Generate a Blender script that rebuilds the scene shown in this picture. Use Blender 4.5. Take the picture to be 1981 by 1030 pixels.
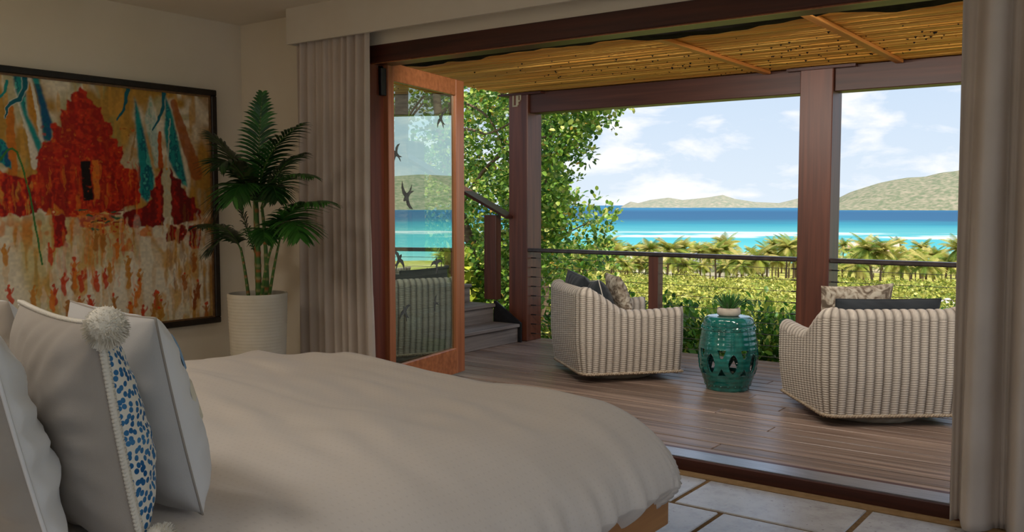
import bpy, bmesh, math, random
import numpy as np
from mathutils import Vector, Matrix, noise as mnoise

for o in list(bpy.data.objects):
    bpy.data.objects.remove(o, do_unlink=True)
SC = bpy.context.scene
COL = SC.collection
PI = math.pi
random.seed(7)
RNG = np.random.default_rng(7)

# ------------------------------------------------------------------ camera
cam_d = bpy.data.cameras.new('camera')
cam_d.sensor_width = 36.0
cam_d.lens = 1775.0 / 1981.0 * 36.0
cam_d.clip_start = 0.05
cam_d.clip_end = 80000.0
cam = bpy.data.objects.new('camera', cam_d)
COL.objects.link(cam)
cam.location = (0, 0, 1.38)
cam.rotation_euler = (PI / 2 - math.atan(118 / 1775.0), 0, math.radians(36.1))
SC.camera = cam

# ------------------------------------------------------------------ exposure
SC.view_settings.view_transform = 'Standard'
SC.view_settings.look = 'None'
SC.view_settings.exposure = 0.2
SC.view_settings.gamma = 1.0
SC.view_settings.use_curve_mapping = False

# ------------------------------------------------------------------ sky
W = bpy.data.worlds.new('sky')
SC.world = W
W.use_nodes = True
wn, wl = W.node_tree.nodes, W.node_tree.links
wn.clear()
w_out = wn.new('ShaderNodeOutputWorld')
w_bg = wn.new('ShaderNodeBackground')
w_bg.inputs['Strength'].default_value = 1.0
w_tc = wn.new('ShaderNodeTexCoord')
w_sep = wn.new('ShaderNodeSeparateXYZ')
wl.new(w_tc.outputs['Generated'], w_sep.inputs[0])
w_grad = wn.new('ShaderNodeValToRGB')
cr = w_grad.color_ramp
cr.elements[0].position = 0.0
cr.elements[0].color = (0.68, 0.77, 0.86, 1)
cr.elements[1].position = 1.0
cr.elements[1].color = (0.42, 0.62, 1.0, 1)
e = cr.elements.new(0.14); e.color = (0.54, 0.67, 0.84, 1)
e = cr.elements.new(0.45); e.color = (0.45, 0.65, 0.98, 1)
wl.new(w_sep.outputs['Z'], w_grad.inputs[0])
# clouds: noise on the view direction projected on a high plane
w_div = wn.new('ShaderNodeMath'); w_div.operation = 'ADD'; w_div.inputs[1].default_value = 0.16
wl.new(w_sep.outputs['Z'], w_div.inputs[0])
w_map = wn.new('ShaderNodeMapping')
w_map.inputs['Scale'].default_value = (1.0, 1.0, 2.8)
w_map.inputs['Location'].default_value = (0.42, 0.55, 0.07)
wl.new(w_tc.outputs['Generated'], w_map.inputs['Vector'])
w_n = wn.new('ShaderNodeTexNoise')
w_n.inputs['Scale'].default_value = 8.0
w_n.inputs['Detail'].default_value = 7.0
w_n.inputs['Roughness'].default_value = 0.55
w_n.inputs['Distortion'].default_value = 0.25
wl.new(w_map.outputs[0], w_n.inputs['Vector'])
w_cr = wn.new('ShaderNodeValToRGB')
w_cr.color_ramp.elements[0].position = 0.51
w_cr.color_ramp.elements[0].color = (0, 0, 0, 1)
w_cr.color_ramp.elements[1].position = 0.63
w_cr.color_ramp.elements[1].color = (1, 1, 1, 1)
wl.new(w_n.outputs['Fac'], w_cr.inputs[0])
w_mix = wn.new('ShaderNodeMixRGB')
w_mix.inputs['Color2'].default_value = (0.93, 0.93, 0.95, 1)
wl.new(w_cr.outputs[0], w_mix.inputs['Fac'])
wl.new(w_grad.outputs[0], w_mix.inputs['Color1'])
wl.new(w_mix.outputs[0], w_bg.inputs['Color'])
wl.new(w_bg.outputs[0], w_out.inputs[0])

# ------------------------------------------------------------------ sun
sun_d = bpy.data.lights.new('sun', 'SUN')
sun_d.energy = 5.6
sun_d.angle = 0.01
sun_d.color = (1.0, 0.93, 0.80)
sun = bpy.data.objects.new('sun', sun_d)
COL.objects.link(sun)
sun.rotation_euler = Vector((-0.30, 0.20, -0.93)).to_track_quat('-Z', 'Y').to_euler()

# ------------------------------------------------------------------ helpers
def srgb(r, g, b, a=1.0):
    f = lambda c: (c / 255 / 12.92) if c / 255 <= 0.04045 else ((c / 255 + 0.055) / 1.055) ** 2.4
    return (f(r), f(g), f(b), a)

def tag(o, label=None, cat=None, group=None, kind=None):
    if label: o['label'] = label
    if cat: o['category'] = cat
    if group: o['group'] = group
    if kind: o['kind'] = kind
    return o

def thing(name, loc=(0, 0, 0), rz=0.0, label=None, cat=None, group=None, kind=None):
    o = bpy.data.objects.new(name, None)
    o.empty_display_size = 0.1
    COL.objects.link(o)
    o.location = loc
    o.rotation_euler = (0, 0, rz)
    return tag(o, label, cat, group, kind)

def link(name, me, parent=None):
    o = bpy.data.objects.new(name, me)
    COL.objects.link(o)
    if parent is not None:
        o.parent = parent
    return o

class MB:
    """collects faces for ONE mesh object"""
    def __init__(s):
        s.v = []; s.f = []
    def add(s, vs, fs):
        k = len(s.v)
        s.v += [tuple(p) for p in vs]
        s.f += [tuple(i + k for i in f) for f in fs]
    def box(s, x0, x1, y0, y1, z0, z1, M=None):
        vs = [(x0,y0,z0),(x1,y0,z0),(x1,y1,z0),(x0,y1,z0),(x0,y0,z1),(x1,y0,z1),(x1,y1,z1),(x0,y1,z1)]
        if M is not None: vs = [M @ Vector(p) for p in vs]
        s.add(vs, [(0,3,2,1),(4,5,6,7),(0,1,5,4),(1,2,6,5),(2,3,7,6),(3,0,4,7)])
    def bbox(s, x0, x1, y0, y1, z0, z1, b=0.005):
        """box with chamfered edges"""
        vs = []
        for sx in (0, 1):
            for sy in (0, 1):
                for sz in (0, 1):
                    X = (x0, x1)[sx]; Y = (y0, y1)[sy]; Z = (z0, z1)[sz]
                    dx = b * (1 - 2 * sx); dy = b * (1 - 2 * sy); dz = b * (1 - 2 * sz)
                    vs += [(X, Y + dy, Z + dz), (X + dx, Y, Z + dz), (X + dx, Y + dy, Z)]
        bm = bmesh.new()
        for p in vs: bm.verts.new(p)
        bmesh.ops.convex_hull(bm, input=bm.verts)
        bm.verts.index_update()
        s.add([p.co[:] for p in bm.verts], [[q.index for q in f.verts] for f in bm.faces])
        bm.free()
    def tube(s, pts, rad, n=8, caps=True, closed=False):
        pts = [Vector(p) for p in pts]
        m = len(pts)
        rr = rad if isinstance(rad, (list, tuple)) else [rad] * m
        ring = []
        prev = None
        for i, p in enumerate(pts):
            if closed: t = pts[(i + 1) % m] - pts[i - 1]
            else: t = pts[min(i + 1, m - 1)] - pts[max(i - 1, 0)]
            if t.length < 1e-9: t = Vector((0, 0, 1))
            t.normalize()
            if prev is None:
                a = Vector((0, 0, 1)) if abs(t.z) < 0.9 else Vector((1, 0, 0))
                u = t.cross(a).normalized()
            else:
                u = (prev - t * prev.dot(t))
                u = u.normalized() if u.length > 1e-6 else t.orthogonal().normalized()
            prev = u
            w = t.cross(u)
            ring.append([p + (u * math.cos(2 * PI * k / n) + w * math.sin(2 * PI * k / n)) * rr[i] for k in range(n)])
        vs = [q for r in ring for q in r]
        fs = []
        for i in range(m if closed else m - 1):
            j = (i + 1) % m
            for k in range(n):
                fs.append((i * n + k, i * n + (k + 1) % n, j * n + (k + 1) % n, j * n + k))
        if caps and not closed:
            fs.append(tuple(range(n - 1, -1, -1)))
            fs.append(tuple((m - 1) * n + k for k in range(n)))
        s.add(vs, fs)
    def lathe(s, prof, n=48, cx=0, cy=0):
        k = len(prof)
        vs = []; fs = []
        for i in range(n):
            a = 2 * PI * i / n
            for r, z in prof:
                vs.append((cx + r * math.cos(a), cy + r * math.sin(a), z))
        for i in range(n):
            j = (i + 1) % n
            for q in range(k - 1):
                fs.append((i * k + q, j * k + q, j * k + q + 1, i * k + q + 1))
        s.add(vs, fs)
    def prism(s, poly, h0, h1, fn):
        """extrude 2-D poly between h0 and h1; fn(a,b,h)->xyz"""
        n = len(poly)
        vs = [fn(a, b, h0) for a, b in poly] + [fn(a, b, h1) for a, b in poly]
        fs = [tuple(range(n - 1, -1, -1)), tuple(range(n, 2 * n))]
        fs += [(i, (i + 1) % n, n + (i + 1) % n, n + i) for i in range(n)]
        s.add(vs, fs)
    def mesh(s, name, mat, smooth=False):
        me = bpy.data.meshes.new(name)
        me.from_pydata(s.v, [], s.f)
        me.materials.append(mat)
        if smooth: me.polygons.foreach_set('use_smooth', [True] * len(me.polygons))
        me.update()
        return me
    def build(s, name, mat, parent=None, smooth=False, fix=False):
        me = s.mesh(name, mat, smooth)
        if fix:
            bm = bmesh.new(); bm.from_mesh(me)
            bmesh.ops.recalc_face_normals(bm, faces=bm.faces)
            bm.to_mesh(me); bm.free()
        return link(name, me, parent)

def auto_smooth(o, ang=40):
    me = o.data
    me.polygons.foreach_set('use_smooth', [True] * len(me.polygons))
    me.set_sharp_from_angle(angle=math.radians(ang))

def np_mesh(name, verts, quads, mat, smooth=True, cols=None):
    """fast mesh from numpy arrays (quads as Nx4 or tris Nx3); cols per vertex"""
    me = bpy.data.meshes.new(name)
    verts = np.asarray(verts, np.float32); quads = np.asarray(quads, np.int32)
    nv, nf, k = len(verts), len(quads), quads.shape[1]
    me.vertices.add(nv); me.vertices.foreach_set('co', verts.ravel())
    me.loops.add(nf * k); me.loops.foreach_set('vertex_index', quads.ravel())
    me.polygons.add(nf)
    me.polygons.foreach_set('loop_start', np.arange(0, nf * k, k, dtype=np.int32))
    me.polygons.foreach_set('loop_total', np.full(nf, k, np.int32))
    me.polygons.foreach_set('use_smooth', np.full(nf, smooth, bool))
    me.update(calc_edges=True)
    if cols is not None:
        a = me.color_attributes.new('Col', 'FLOAT_COLOR', 'POINT')
        c = np.ones((nv, 4), np.float32); c[:, :3] = np.asarray(cols)[:, :3]
        a.data.foreach_set('color', c.ravel())
    me.materials.append(mat)
    me.validate()
    return me

def grid_quads(nu, nv, wrap_u=False):
    """indices i*nv+j ; i in nu, j in nv"""
    iu = np.arange(nu if wrap_u else nu - 1); jv = np.arange(nv - 1)
    I, J = np.meshgrid(iu, jv, indexing='ij')
    I2 = (I + 1) % nu
    return np.stack([I * nv + J, I2 * nv + J, I2 * nv + J + 1, I * nv + J + 1], -1).reshape(-1, 4)

def vnoise(shape, cells, seed):
    """smooth value noise on a grid"""
    r = np.random.default_rng(seed)
    ny, nx = shape; cy, cx = cells
    g = r.random((cy + 2, cx + 2))
    y = np.linspace(0, cy, ny, endpoint=False); x = np.linspace(0, cx, nx, endpoint=False)
    yi = y.astype(int); xi = x.astype(int)
    fy = y - yi; fx = x - xi
    fy = (fy * fy * (3 - 2 * fy))[:, None]; fx = (fx * fx * (3 - 2 * fx))[None, :]
    a = g[yi][:, xi]; b = g[yi][:, xi + 1]; c = g[yi + 1][:, xi]; d = g[yi + 1][:, xi + 1]
    return (a * (1 - fx) + b * fx) * (1 - fy) + (c * (1 - fx) + d * fx) * fy

# ------------------------------------------------------------------ materials
def new_mat(name, color=(0.8, 0.8, 0.8, 1), rough=0.6, spec=0.3):
    m = bpy.data.materials.new(name)
    m.use_nodes = True
    nt = m.node_tree
    p = nt.nodes['Principled BSDF']
    p.inputs['Base Color'].default_value = color
    p.inputs['Roughness'].default_value = rough
    p.inputs['Specular IOR Level'].default_value = spec
    return m, nt, p

def N(nt, typ, **kw):
    n = nt.nodes.new(typ)
    for k, v in kw.items():
        if k in n.inputs: n.inputs[k].default_value = v
        else: setattr(n, k, v)
    return n

def ramp(nt, stops):
    r = nt.nodes.new('ShaderNodeValToRGB')
    els = r.color_ramp.elements
    els[0].position, els[0].color = stops[0][0], stops[0][1]
    els[1].position, els[1].color = stops[-1][0], stops[-1][1]
    for p, c in stops[1:-1]:
        q = els.new(p); q.color = c
    return r

def coords(nt, scale=(1, 1, 1), kind='Object'):
    tc = nt.nodes.new('ShaderNodeTexCoord')
    mp = nt.nodes.new('ShaderNodeMapping')
    mp.inputs['Scale'].default_value = scale
    nt.links.new(tc.outputs[kind], mp.inputs['Vector'])
    return mp

def add_bump(nt, p, fac_socket, strength=0.3, dist=0.01):
    b = nt.nodes.new('ShaderNodeBump')
    b.inputs['Strength'].default_value = strength
    b.inputs['Distance'].default_value = dist
    nt.links.new(fac_socket, b.inputs['Height'])
    nt.links.new(b.outputs[0], p.inputs['Normal'])

def noisy(name, c0, c1, scale=(1, 1, 1), nscale=5.0, detail=5.0, rough=0.6, spec=0.3, bump=0.0, bdist=0.005, lo=0.35, hi=0.65, objrand=0.0):
    m, nt, p = new_mat(name, c0, rough, spec)
    mp = coords(nt, scale)
    if objrand:
        oi = nt.nodes.new('ShaderNodeObjectInfo')
        mul = N(nt, 'ShaderNodeMath', operation='MULTIPLY'); mul.inputs[1].default_value = 37.0
        nt.links.new(oi.outputs['Random'], mul.inputs[0])
        nt.links.new(mul.outputs[0], mp.inputs['Location'])
    n = N(nt, 'ShaderNodeTexNoise', Scale=nscale, Detail=detail)
    nt.links.new(mp.outputs[0], n.inputs['Vector'])
    r = ramp(nt, [(lo, c0), (hi, c1)])
    nt.links.new(n.outputs['Fac'], r.inputs[0])
    last = r.outputs[0]
    if objrand:
        hs = nt.nodes.new('ShaderNodeHueSaturation')
        mr = N(nt, 'ShaderNodeMapRange')
        mr.inputs['To Min'].default_value = 1 - objrand; mr.inputs['To Max'].default_value = 1 + objrand
        nt.links.new(oi.outputs['Random'], mr.inputs['Value'])
        nt.links.new(mr.outputs[0], hs.inputs['Value'])
        nt.links.new(last, hs.inputs['Color'])
        last = hs.outputs[0]
    nt.links.new(last, p.inputs['Base Color'])
    if bump: add_bump(nt, p, n.outputs['Fac'], bump, bdist)
    return m

def wood(name, c0, c1, axis=0, rough=0.45, spec=0.4, fine=28.0, bump=0.15, objrand=0.12):
    sc = [fine, fine, fine]; sc[axis] = 1.2
    return noisy(name, c0, c1, tuple(sc), 1.0, 6.0, rough, spec, bump, 0.003, 0.3, 0.72, objrand)

def leafmat(name, trans=0.35, rough=0.4, spec=0.4):
    m, nt, p = new_mat(name, (0.1, 0.2, 0.03, 1), rough, spec)
    a = nt.nodes.new('ShaderNodeAttribute'); a.attribute_name = 'Col'
    nt.links.new(a.outputs['Color'], p.inputs['Base Color'])
    t = nt.nodes.new('ShaderNodeBsdfTranslucent')
    nt.links.new(a.outputs['Color'], t.inputs['Color'])
    mx = nt.nodes.new('ShaderNodeMixShader'); mx.inputs[0].default_value = trans
    nt.links.new(p.outputs[0], mx.inputs[1]); nt.links.new(t.outputs[0], mx.inputs[2])
    nt.links.new(mx.outputs[0], nt.nodes['Material Output'].inputs[0])
    return m

def attrmat(name, rough=0.6, spec=0.3, bump=0.0, bscale=60.0):
    m, nt, p = new_mat(name, (0.5, 0.5, 0.5, 1), rough, spec)
    a = nt.nodes.new('ShaderNodeAttribute'); a.attribute_name = 'Col'
    nt.links.new(a.outputs['Color'], p.inputs['Base Color'])
    if bump:
        mp = coords(nt)
        n = N(nt, 'ShaderNodeTexNoise', Scale=bscale, Detail=4.0)
        nt.links.new(mp.outputs[0], n.inputs['Vector'])
        add_bump(nt, p, n.outputs['Fac'], bump, 0.004)
    return m

def fabric(name, c0, c1, wscale=350.0, bump=0.15, rough=0.9, nscale=4.0):
    m, nt, p = new_mat(name, c0, rough, 0.15)
    p.inputs['Sheen Weight'].default_value = 0.15
    mp = coords(nt)
    n = N(nt, 'ShaderNodeTexNoise', Scale=nscale, Detail=4.0)
    nt.links.new(mp.outputs[0], n.inputs['Vector'])
    r = ramp(nt, [(0.3, c0), (0.7, c1)])
    nt.links.new(n.outputs['Fac'], r.inputs[0])
    nt.links.new(r.outputs[0], p.inputs['Base Color'])
    n2 = N(nt, 'ShaderNodeTexNoise', Scale=wscale, Detail=2.0)
    nt.links.new(mp.outputs[0], n2.inputs['Vector'])
    add_bump(nt, p, n2.outputs['Fac'], bump, 0.002)
    return m

M = {}
M['wall'] = noisy('wall_plaster', srgb(222, 211, 190), srgb(228, 217, 197), (1, 1, 1), 2.0, 6.0, 0.85, 0.15, 0.06, 0.01)
M['ceiling'] = noisy('ceiling_plaster', srgb(222, 212, 194), srgb(227, 217, 200), (1, 1, 1), 2.0, 5.0, 0.9, 0.1, 0.04, 0.01)
M['pelmet'] = noisy('pelmet_paint', srgb(212, 203, 186), srgb(216, 208, 192), (1, 1, 1), 3.0, 3.0, 0.7, 0.2)
M['grout'] = noisy('grout', srgb(120, 95, 66), srgb(138, 112, 80), (1, 1, 1), 60.0, 3.0, 0.95, 0.05, 0.4, 0.004)
M['border'] = noisy('stone_border', srgb(140, 112, 76), srgb(156, 126, 90), (1, 1, 1), 25.0, 4.0, 0.8, 0.2, 0.2, 0.003)
# tumbled limestone tile
m, nt, p = new_mat('limestone', srgb(200, 198, 196), 0.27, 0.8)
mp = coords(nt)
oi = nt.nodes.new('ShaderNodeObjectInfo')
mul = N(nt, 'ShaderNodeMath', operation='MULTIPLY'); mul.inputs[1].default_value = 53.0
nt.links.new(oi.outputs['Random'], mul.inputs[0]); nt.links.new(mul.outputs[0], mp.inputs['Location'])
n1 = N(nt, 'ShaderNodeTexNoise', Scale=9.0, Detail=8.0, Roughness=0.7)
nt.links.new(mp.outputs[0], n1.inputs['Vector'])
r1 = ramp(nt, [(0.30, srgb(164, 158, 154)), (0.5, srgb(190, 186, 182)), (0.75, srgb(202, 199, 195))])
nt.links.new(n1.outputs['Fac'], r1.inputs[0])
n2 = N(nt, 'ShaderNodeTexNoise', Scale=45.0, Detail=5.0, Roughness=0.6)
nt.links.new(mp.outputs[0], n2.inputs['Vector'])
r2 = ramp(nt, [(0.62, (0, 0, 0, 1)), (0.72, (1, 1, 1, 1))])
nt.links.new(n2.outputs['Fac'], r2.inputs[0])
mxx = N(nt, 'ShaderNodeMixRGB'); mxx.inputs['Color2'].default_value = srgb(130, 120, 118)
nt.links.new(r2.outputs[0], mxx.inputs['Fac']); nt.links.new(r1.outputs[0], mxx.inputs['Color1'])
nt.links.new(mxx.outputs[0], p.inputs['Base Color'])
add_bump(nt, p, n2.outputs['Fac'], 0.12, 0.004)
M['tile'] = m

M['dark_wood'] = wood('dark_mahogany', srgb(52, 24, 18), srgb(84, 42, 30), 0, 0.38, 0.4)
M['dark_wood_y'] = wood('dark_mahogany_y', srgb(52, 24, 18), srgb(84, 42, 30), 1, 0.38, 0.4)
M['column_wood'] = wood('column_hardwood', srgb(76, 38, 25), srgb(112, 62, 42), 2, 0.30, 0.6)
_cw = M['column_wood'].node_tree.nodes['Principled BSDF'].inputs
_cw['Roughness'].default_value = 0.42
M['beam_wood'] = wood('beam_hardwood', srgb(60, 34, 28), srgb(84, 50, 40), 0, 0.4, 0.4)
M['door_wood'] = wood('door_mahogany', srgb(138, 80, 50), srgb(172, 108, 70), 2, 0.35, 0.45)
M['door_wood_h'] = wood('door_mahogany_h', srgb(142, 82, 48), srgb(182, 114, 72), 1, 0.35, 0.45)
M['jamb_wood'] = wood('jamb_mahogany', srgb(92, 40, 24), srgb(124, 60, 38), 2, 0.4, 0.4)
M['bed_wood'] = wood('bed_oak', srgb(150, 100, 58), srgb(184, 132, 82), 1, 0.4, 0.4)
M['deck_wood'] = wood('weathered_deck', srgb(100, 80, 70), srgb(160, 136, 120), 0, 0.36, 0.45, 34.0, 0.3, 0.18)
M['stair_wood'] = wood('weathered_stair', srgb(104, 94, 88), srgb(152, 140, 132), 1, 0.6, 0.3, 30.0, 0.3)
M['bamboo'] = wood('bamboo_cane', srgb(228, 152, 62), srgb(254, 200, 104), 0, 0.4, 0.4, 30.0, 0.1, 0.30)
M['batten'] = wood('pine_batten', srgb(196, 120, 56), srgb(224, 150, 82), 1, 0.5, 0.3)
M['membrane'] = noisy('black_membrane', srgb(24, 20, 19), srgb(42, 37, 34), (1, 1, 1), 12.0, 4.0, 1.0, 0.03, 0.3, 0.01)
M['shiplap'] = wood('grey_shiplap', srgb(120, 114, 108), srgb(146, 140, 132), 1, 0.7, 0.2)
M['black_metal'] = noisy('black_metal', srgb(18, 18, 20), srgb(30, 30, 32), (1, 1, 1), 30.0, 3.0, 0.4, 0.5)
M['rail_metal'] = noisy('bronze_rail', srgb(52, 44, 42), srgb(72, 62, 58), (1, 1, 1), 20.0, 3.0, 0.35, 0.5)
M['cable'] = noisy('steel_cable', srgb(60, 54, 50), srgb(84, 76, 70), (1, 1, 1), 60.0, 2.0, 0.35, 0.5)
M['track'] = noisy('aluminium_track', srgb(150, 150, 154), srgb(176, 176, 180), (1, 20, 1), 8.0, 3.0, 0.3, 0.6)
M['track'].node_tree.nodes['Principled BSDF'].inputs['Metallic'].default_value = 0.7
M['cream_metal'] = noisy('cream_metal', srgb(170, 160, 130), srgb(190, 180, 150), (1, 1, 1), 20.0, 2.0, 0.5, 0.4)
M['frame'] = noisy('picture_frame', srgb(24, 18, 14), srgb(40, 30, 22), (1, 1, 1), 20.0, 3.0, 0.4, 0.4)
M['frame_gold'] = noisy('picture_frame_gilt', srgb(96, 66, 38), srgb(122, 88, 52), (1, 1, 1), 40.0, 3.0, 0.4, 0.5)
M['canvas'] = attrmat('oil_canvas', 0.55, 0.3, 0.25, 90.0)
M['curtain'] = fabric('linen_curtain', srgb(192, 177, 162), srgb(203, 188, 174), 500.0, 0.12)
M['pillow_white'] = fabric('white_cotton', srgb(214, 212, 210), srgb(222, 220, 218), 300.0, 0.1)
M['pillow_grey'] = fabric('grey_linen', srgb(150, 141, 131), srgb(162, 153, 143), 500.0, 0.15)
M['pillow_shade'] = fabric('shaded_white_cotton', srgb(178, 175, 172), srgb(188, 185, 182), 400.0, 0.12)  # white cotton with the shade of the cushion's back put into its colour
M['trim'] = fabric('cream_trim', srgb(214, 206, 190), srgb(226, 218, 204), 200.0, 0.5)
M['tassel'] = fabric('cream_yarn', srgb(214, 206, 190), srgb(232, 226, 212), 200.0, 0.4)
M['applique'] = fabric('cream_applique', srgb(216, 208, 184), srgb(224, 216, 194), 400.0, 0.15)
M['applique_blue'] = fabric('blue_applique', srgb(118, 150, 180), srgb(132, 164, 192), 400.0, 0.15)
M['charcoal'] = fabric('charcoal_canvas', srgb(40, 44, 48), srgb(54, 58, 62), 500.0, 0.2)
M['pot'] = noisy('cream_planter', srgb(206, 196, 174), srgb(216, 207, 188), (1, 1, 1), 6.0, 3.0, 0.5, 0.35)
M['soil'] = noisy('soil', srgb(50, 40, 30), srgb(76, 60, 44), (1, 1, 1), 40.0, 5.0, 0.95, 0.05, 0.6, 0.01)
M['cane'] = attrmat('palm_cane', 0.5, 0.3)
M['frond'] = leafmat('palm_frond', 0.18, 0.35, 0.5)
M['leaf'] = leafmat('glossy_leaf', 0.45, 0.38, 0.45)
M['scrub'] = leafmat('scrub_leaf', 0.3, 0.6, 0.2)
M['bark'] = noisy('tree_bark', srgb(96, 78, 62), srgb(140, 118, 98), (1, 1, 4), 8.0, 5.0, 0.85, 0.1, 0.5, 0.02)
M['concrete_pot'] = noisy('concrete_pot', srgb(186, 172, 156), srgb(200, 188, 172), (1, 1, 1), 20.0, 4.0, 0.8, 0.2)
M['wicker'] = attrmat('woven_wicker', 0.6, 0.25)
# teal glaze
m, nt, p = new_mat('teal_glaze', srgb(14, 92, 84), 0.12, 0.6)
p.inputs['Coat Weight'].default_value = 0.6
mp = coords(nt, (3, 3, 2.0))
n1 = N(nt, 'ShaderNodeTexNoise', Scale=4.0, Detail=6.0, Roughness=0.65)
nt.links.new(mp.outputs[0], n1.inputs['Vector'])
r1 = ramp(nt, [(0.3, srgb(8, 70, 66)), (0.5, srgb(16, 98, 90)), (0.75, srgb(30, 124, 116))])
nt.links.new(n1.outputs['Fac'], r1.inputs[0]); nt.links.new(r1.outputs[0], p.inputs['Base Color'])
M['glaze'] = m
# duvet: cotton with rows of small woven dots
m, nt, p = new_mat('waffle_duvet', srgb(212, 202, 192), 0.9, 0.12)
p.inputs['Sheen Weight'].default_value = 0.2
mp = coords(nt, (1, 1, 1), 'UV')
n1 = N(nt, 'ShaderNodeTexNoise', Scale=2.0, Detail=4.0)
nt.links.new(mp.outputs[0], n1.inputs['Vector'])
r1 = ramp(nt, [(0.3, srgb(222, 212, 202)), (0.7, srgb(228, 219, 210))])
nt.links.new(n1.outputs['Fac'], r1.inputs[0])
vo = N(nt, 'ShaderNodeTexVoronoi', Scale=46.0, Randomness=0.10, voronoi_dimensions='2D')
nt.links.new(mp.outputs[0], vo.inputs['Vector'])
r2 = ramp(nt, [(0.10, (1, 1, 1, 1)), (0.2, (0, 0, 0, 1))])
nt.links.new(vo.outputs['Distance'], r2.inputs[0])
mxx = N(nt, 'ShaderNodeMixRGB', blend_type='MULTIPLY'); mxx.inputs['Color2'].default_value = (0.94, 0.935, 0.93, 1)
nt.links.new(r2.outputs[0], mxx.inputs['Fac']); nt.links.new(r1.outputs[0], mxx.inputs['Color1'])
nt.links.new(mxx.outputs[0], p.inputs['Base Color'])
wv = N(nt, 'ShaderNodeTexNoise', Scale=260.0, Detail=2.0)
nt.links.new(mp.outputs[0], wv.inputs['Vector'])
ad = N(nt, 'ShaderNodeMath', operation='SUBTRACT')
nt.links.new(wv.outputs['Fac'], ad.inputs[0]); nt.links.new(r2.outputs[0], ad.inputs[1])
add_bump(nt, p, ad.outputs[0], 0.06, 0.002)
M['duvet'] = m
# spotted cushion front
m, nt, p = new_mat('blue_spotted', srgb(220, 214, 200), 0.9, 0.12)
mp = coords(nt, (1.0, 1.0, 0.8), 'UV')
vo = N(nt, 'ShaderNodeTexVoronoi', Scale=70.0, Randomness=0.8, voronoi_dimensions='2D')
nt.links.new(mp.outputs[0], vo.inputs['Vector'])
r2 = ramp(nt, [(0.36, (1, 1, 1, 1)), (0.42, (0, 0, 0, 1))])
nt.links.new(vo.outputs['Distance'], r2.inputs[0])
n1 = N(nt, 'ShaderNodeTexNoise', Scale=14.0, Detail=2.0)
nt.links.new(mp.outputs[0], n1.inputs['Vector'])
r3 = ramp(nt, [(0.35, srgb(30, 84, 132)), (0.65, srgb(66, 122, 166))])
nt.links.new(n1.outputs['Fac'], r3.inputs[0])
mxx = N(nt, 'ShaderNodeMixRGB'); mxx.inputs['Color1'].default_value = srgb(222, 216, 202)
nt.links.new(r2.outputs[0], mxx.inputs['Fac']); nt.links.new(r3.outputs[0], mxx.inputs['Color2'])
nt.links.new(mxx.outputs[0], p.inputs['Base Color'])
M['spotted'] = m
# taupe paisley throw pillow
m, nt, p = new_mat('taupe_print', srgb(180, 168, 152), 0.9, 0.12)
mp = coords(nt)
n1 = N(nt, 'ShaderNodeTexNoise', Scale=16.0, Detail=3.0, Distortion=1.6)
nt.links.new(mp.outputs[0], n1.inputs['Vector'])
r1 = ramp(nt, [(0.40, srgb(112, 98, 84)), (0.5, srgb(160, 146, 128)), (0.62, srgb(196, 186, 168))])
nt.links.new(n1.outputs['Fac'], r1.inputs[0]); nt.links.new(r1.outputs[0], p.inputs['Base Color'])
M['taupe'] = m
# window glass with a strong green-tinted reflection
m = bpy.data.materials.new('tinted_glass'); m.use_nodes = True
nt = m.node_tree; nt.nodes.clear()
out = nt.nodes.new('ShaderNodeOutputMaterial')
tr = nt.nodes.new('ShaderNodeBsdfTransparent'); tr.inputs[0].default_value = (0.84, 0.92, 0.86, 1)
gl = nt.nodes.new('ShaderNodeBsdfGlossy'); gl.inputs['Roughness'].default_value = 0.0
gl.inputs['Color'].default_value = (0.82, 1.0, 0.88, 1)
gg = nt.nodes.new('ShaderNodeNewGeometry'); lw = nt.nodes.new('ShaderNodeMapRange'); lw.inputs['To Min'].default_value = 0.58; lw.inputs['To Max'].default_value = 0.0; nt.links.new(gg.outputs['Backfacing'], lw.inputs['Value'])
mx = nt.nodes.new('ShaderNodeMixShader')
nt.links.new(lw.outputs[0], mx.inputs[0]); nt.links.new(tr.outputs[0], mx.inputs[1]); nt.links.new(gl.outputs[0], mx.inputs[2])
nt.links.new(mx.outputs[0], out.inputs[0])
M['glass'] = m
M['decal'] = noisy('bird_decal', srgb(66, 68, 66), srgb(92, 94, 90), (1, 1, 1), 20.0, 2.0, 0.7, 0.2)
# =================================================================== ROOM
XL, XR, YB, YF, ZC = -5.62, 2.30, -0.95, 4.334, 2.69
OX0, OX1, OZ = -4.30, -0.79, 2.41      # the wide opening to the deck
def struct(name, mb, mat, parent=None, smooth=False):
    o = mb.build(name, mat, parent, smooth)
    if parent is None: o['kind'] = 'structure'
    return o

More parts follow.
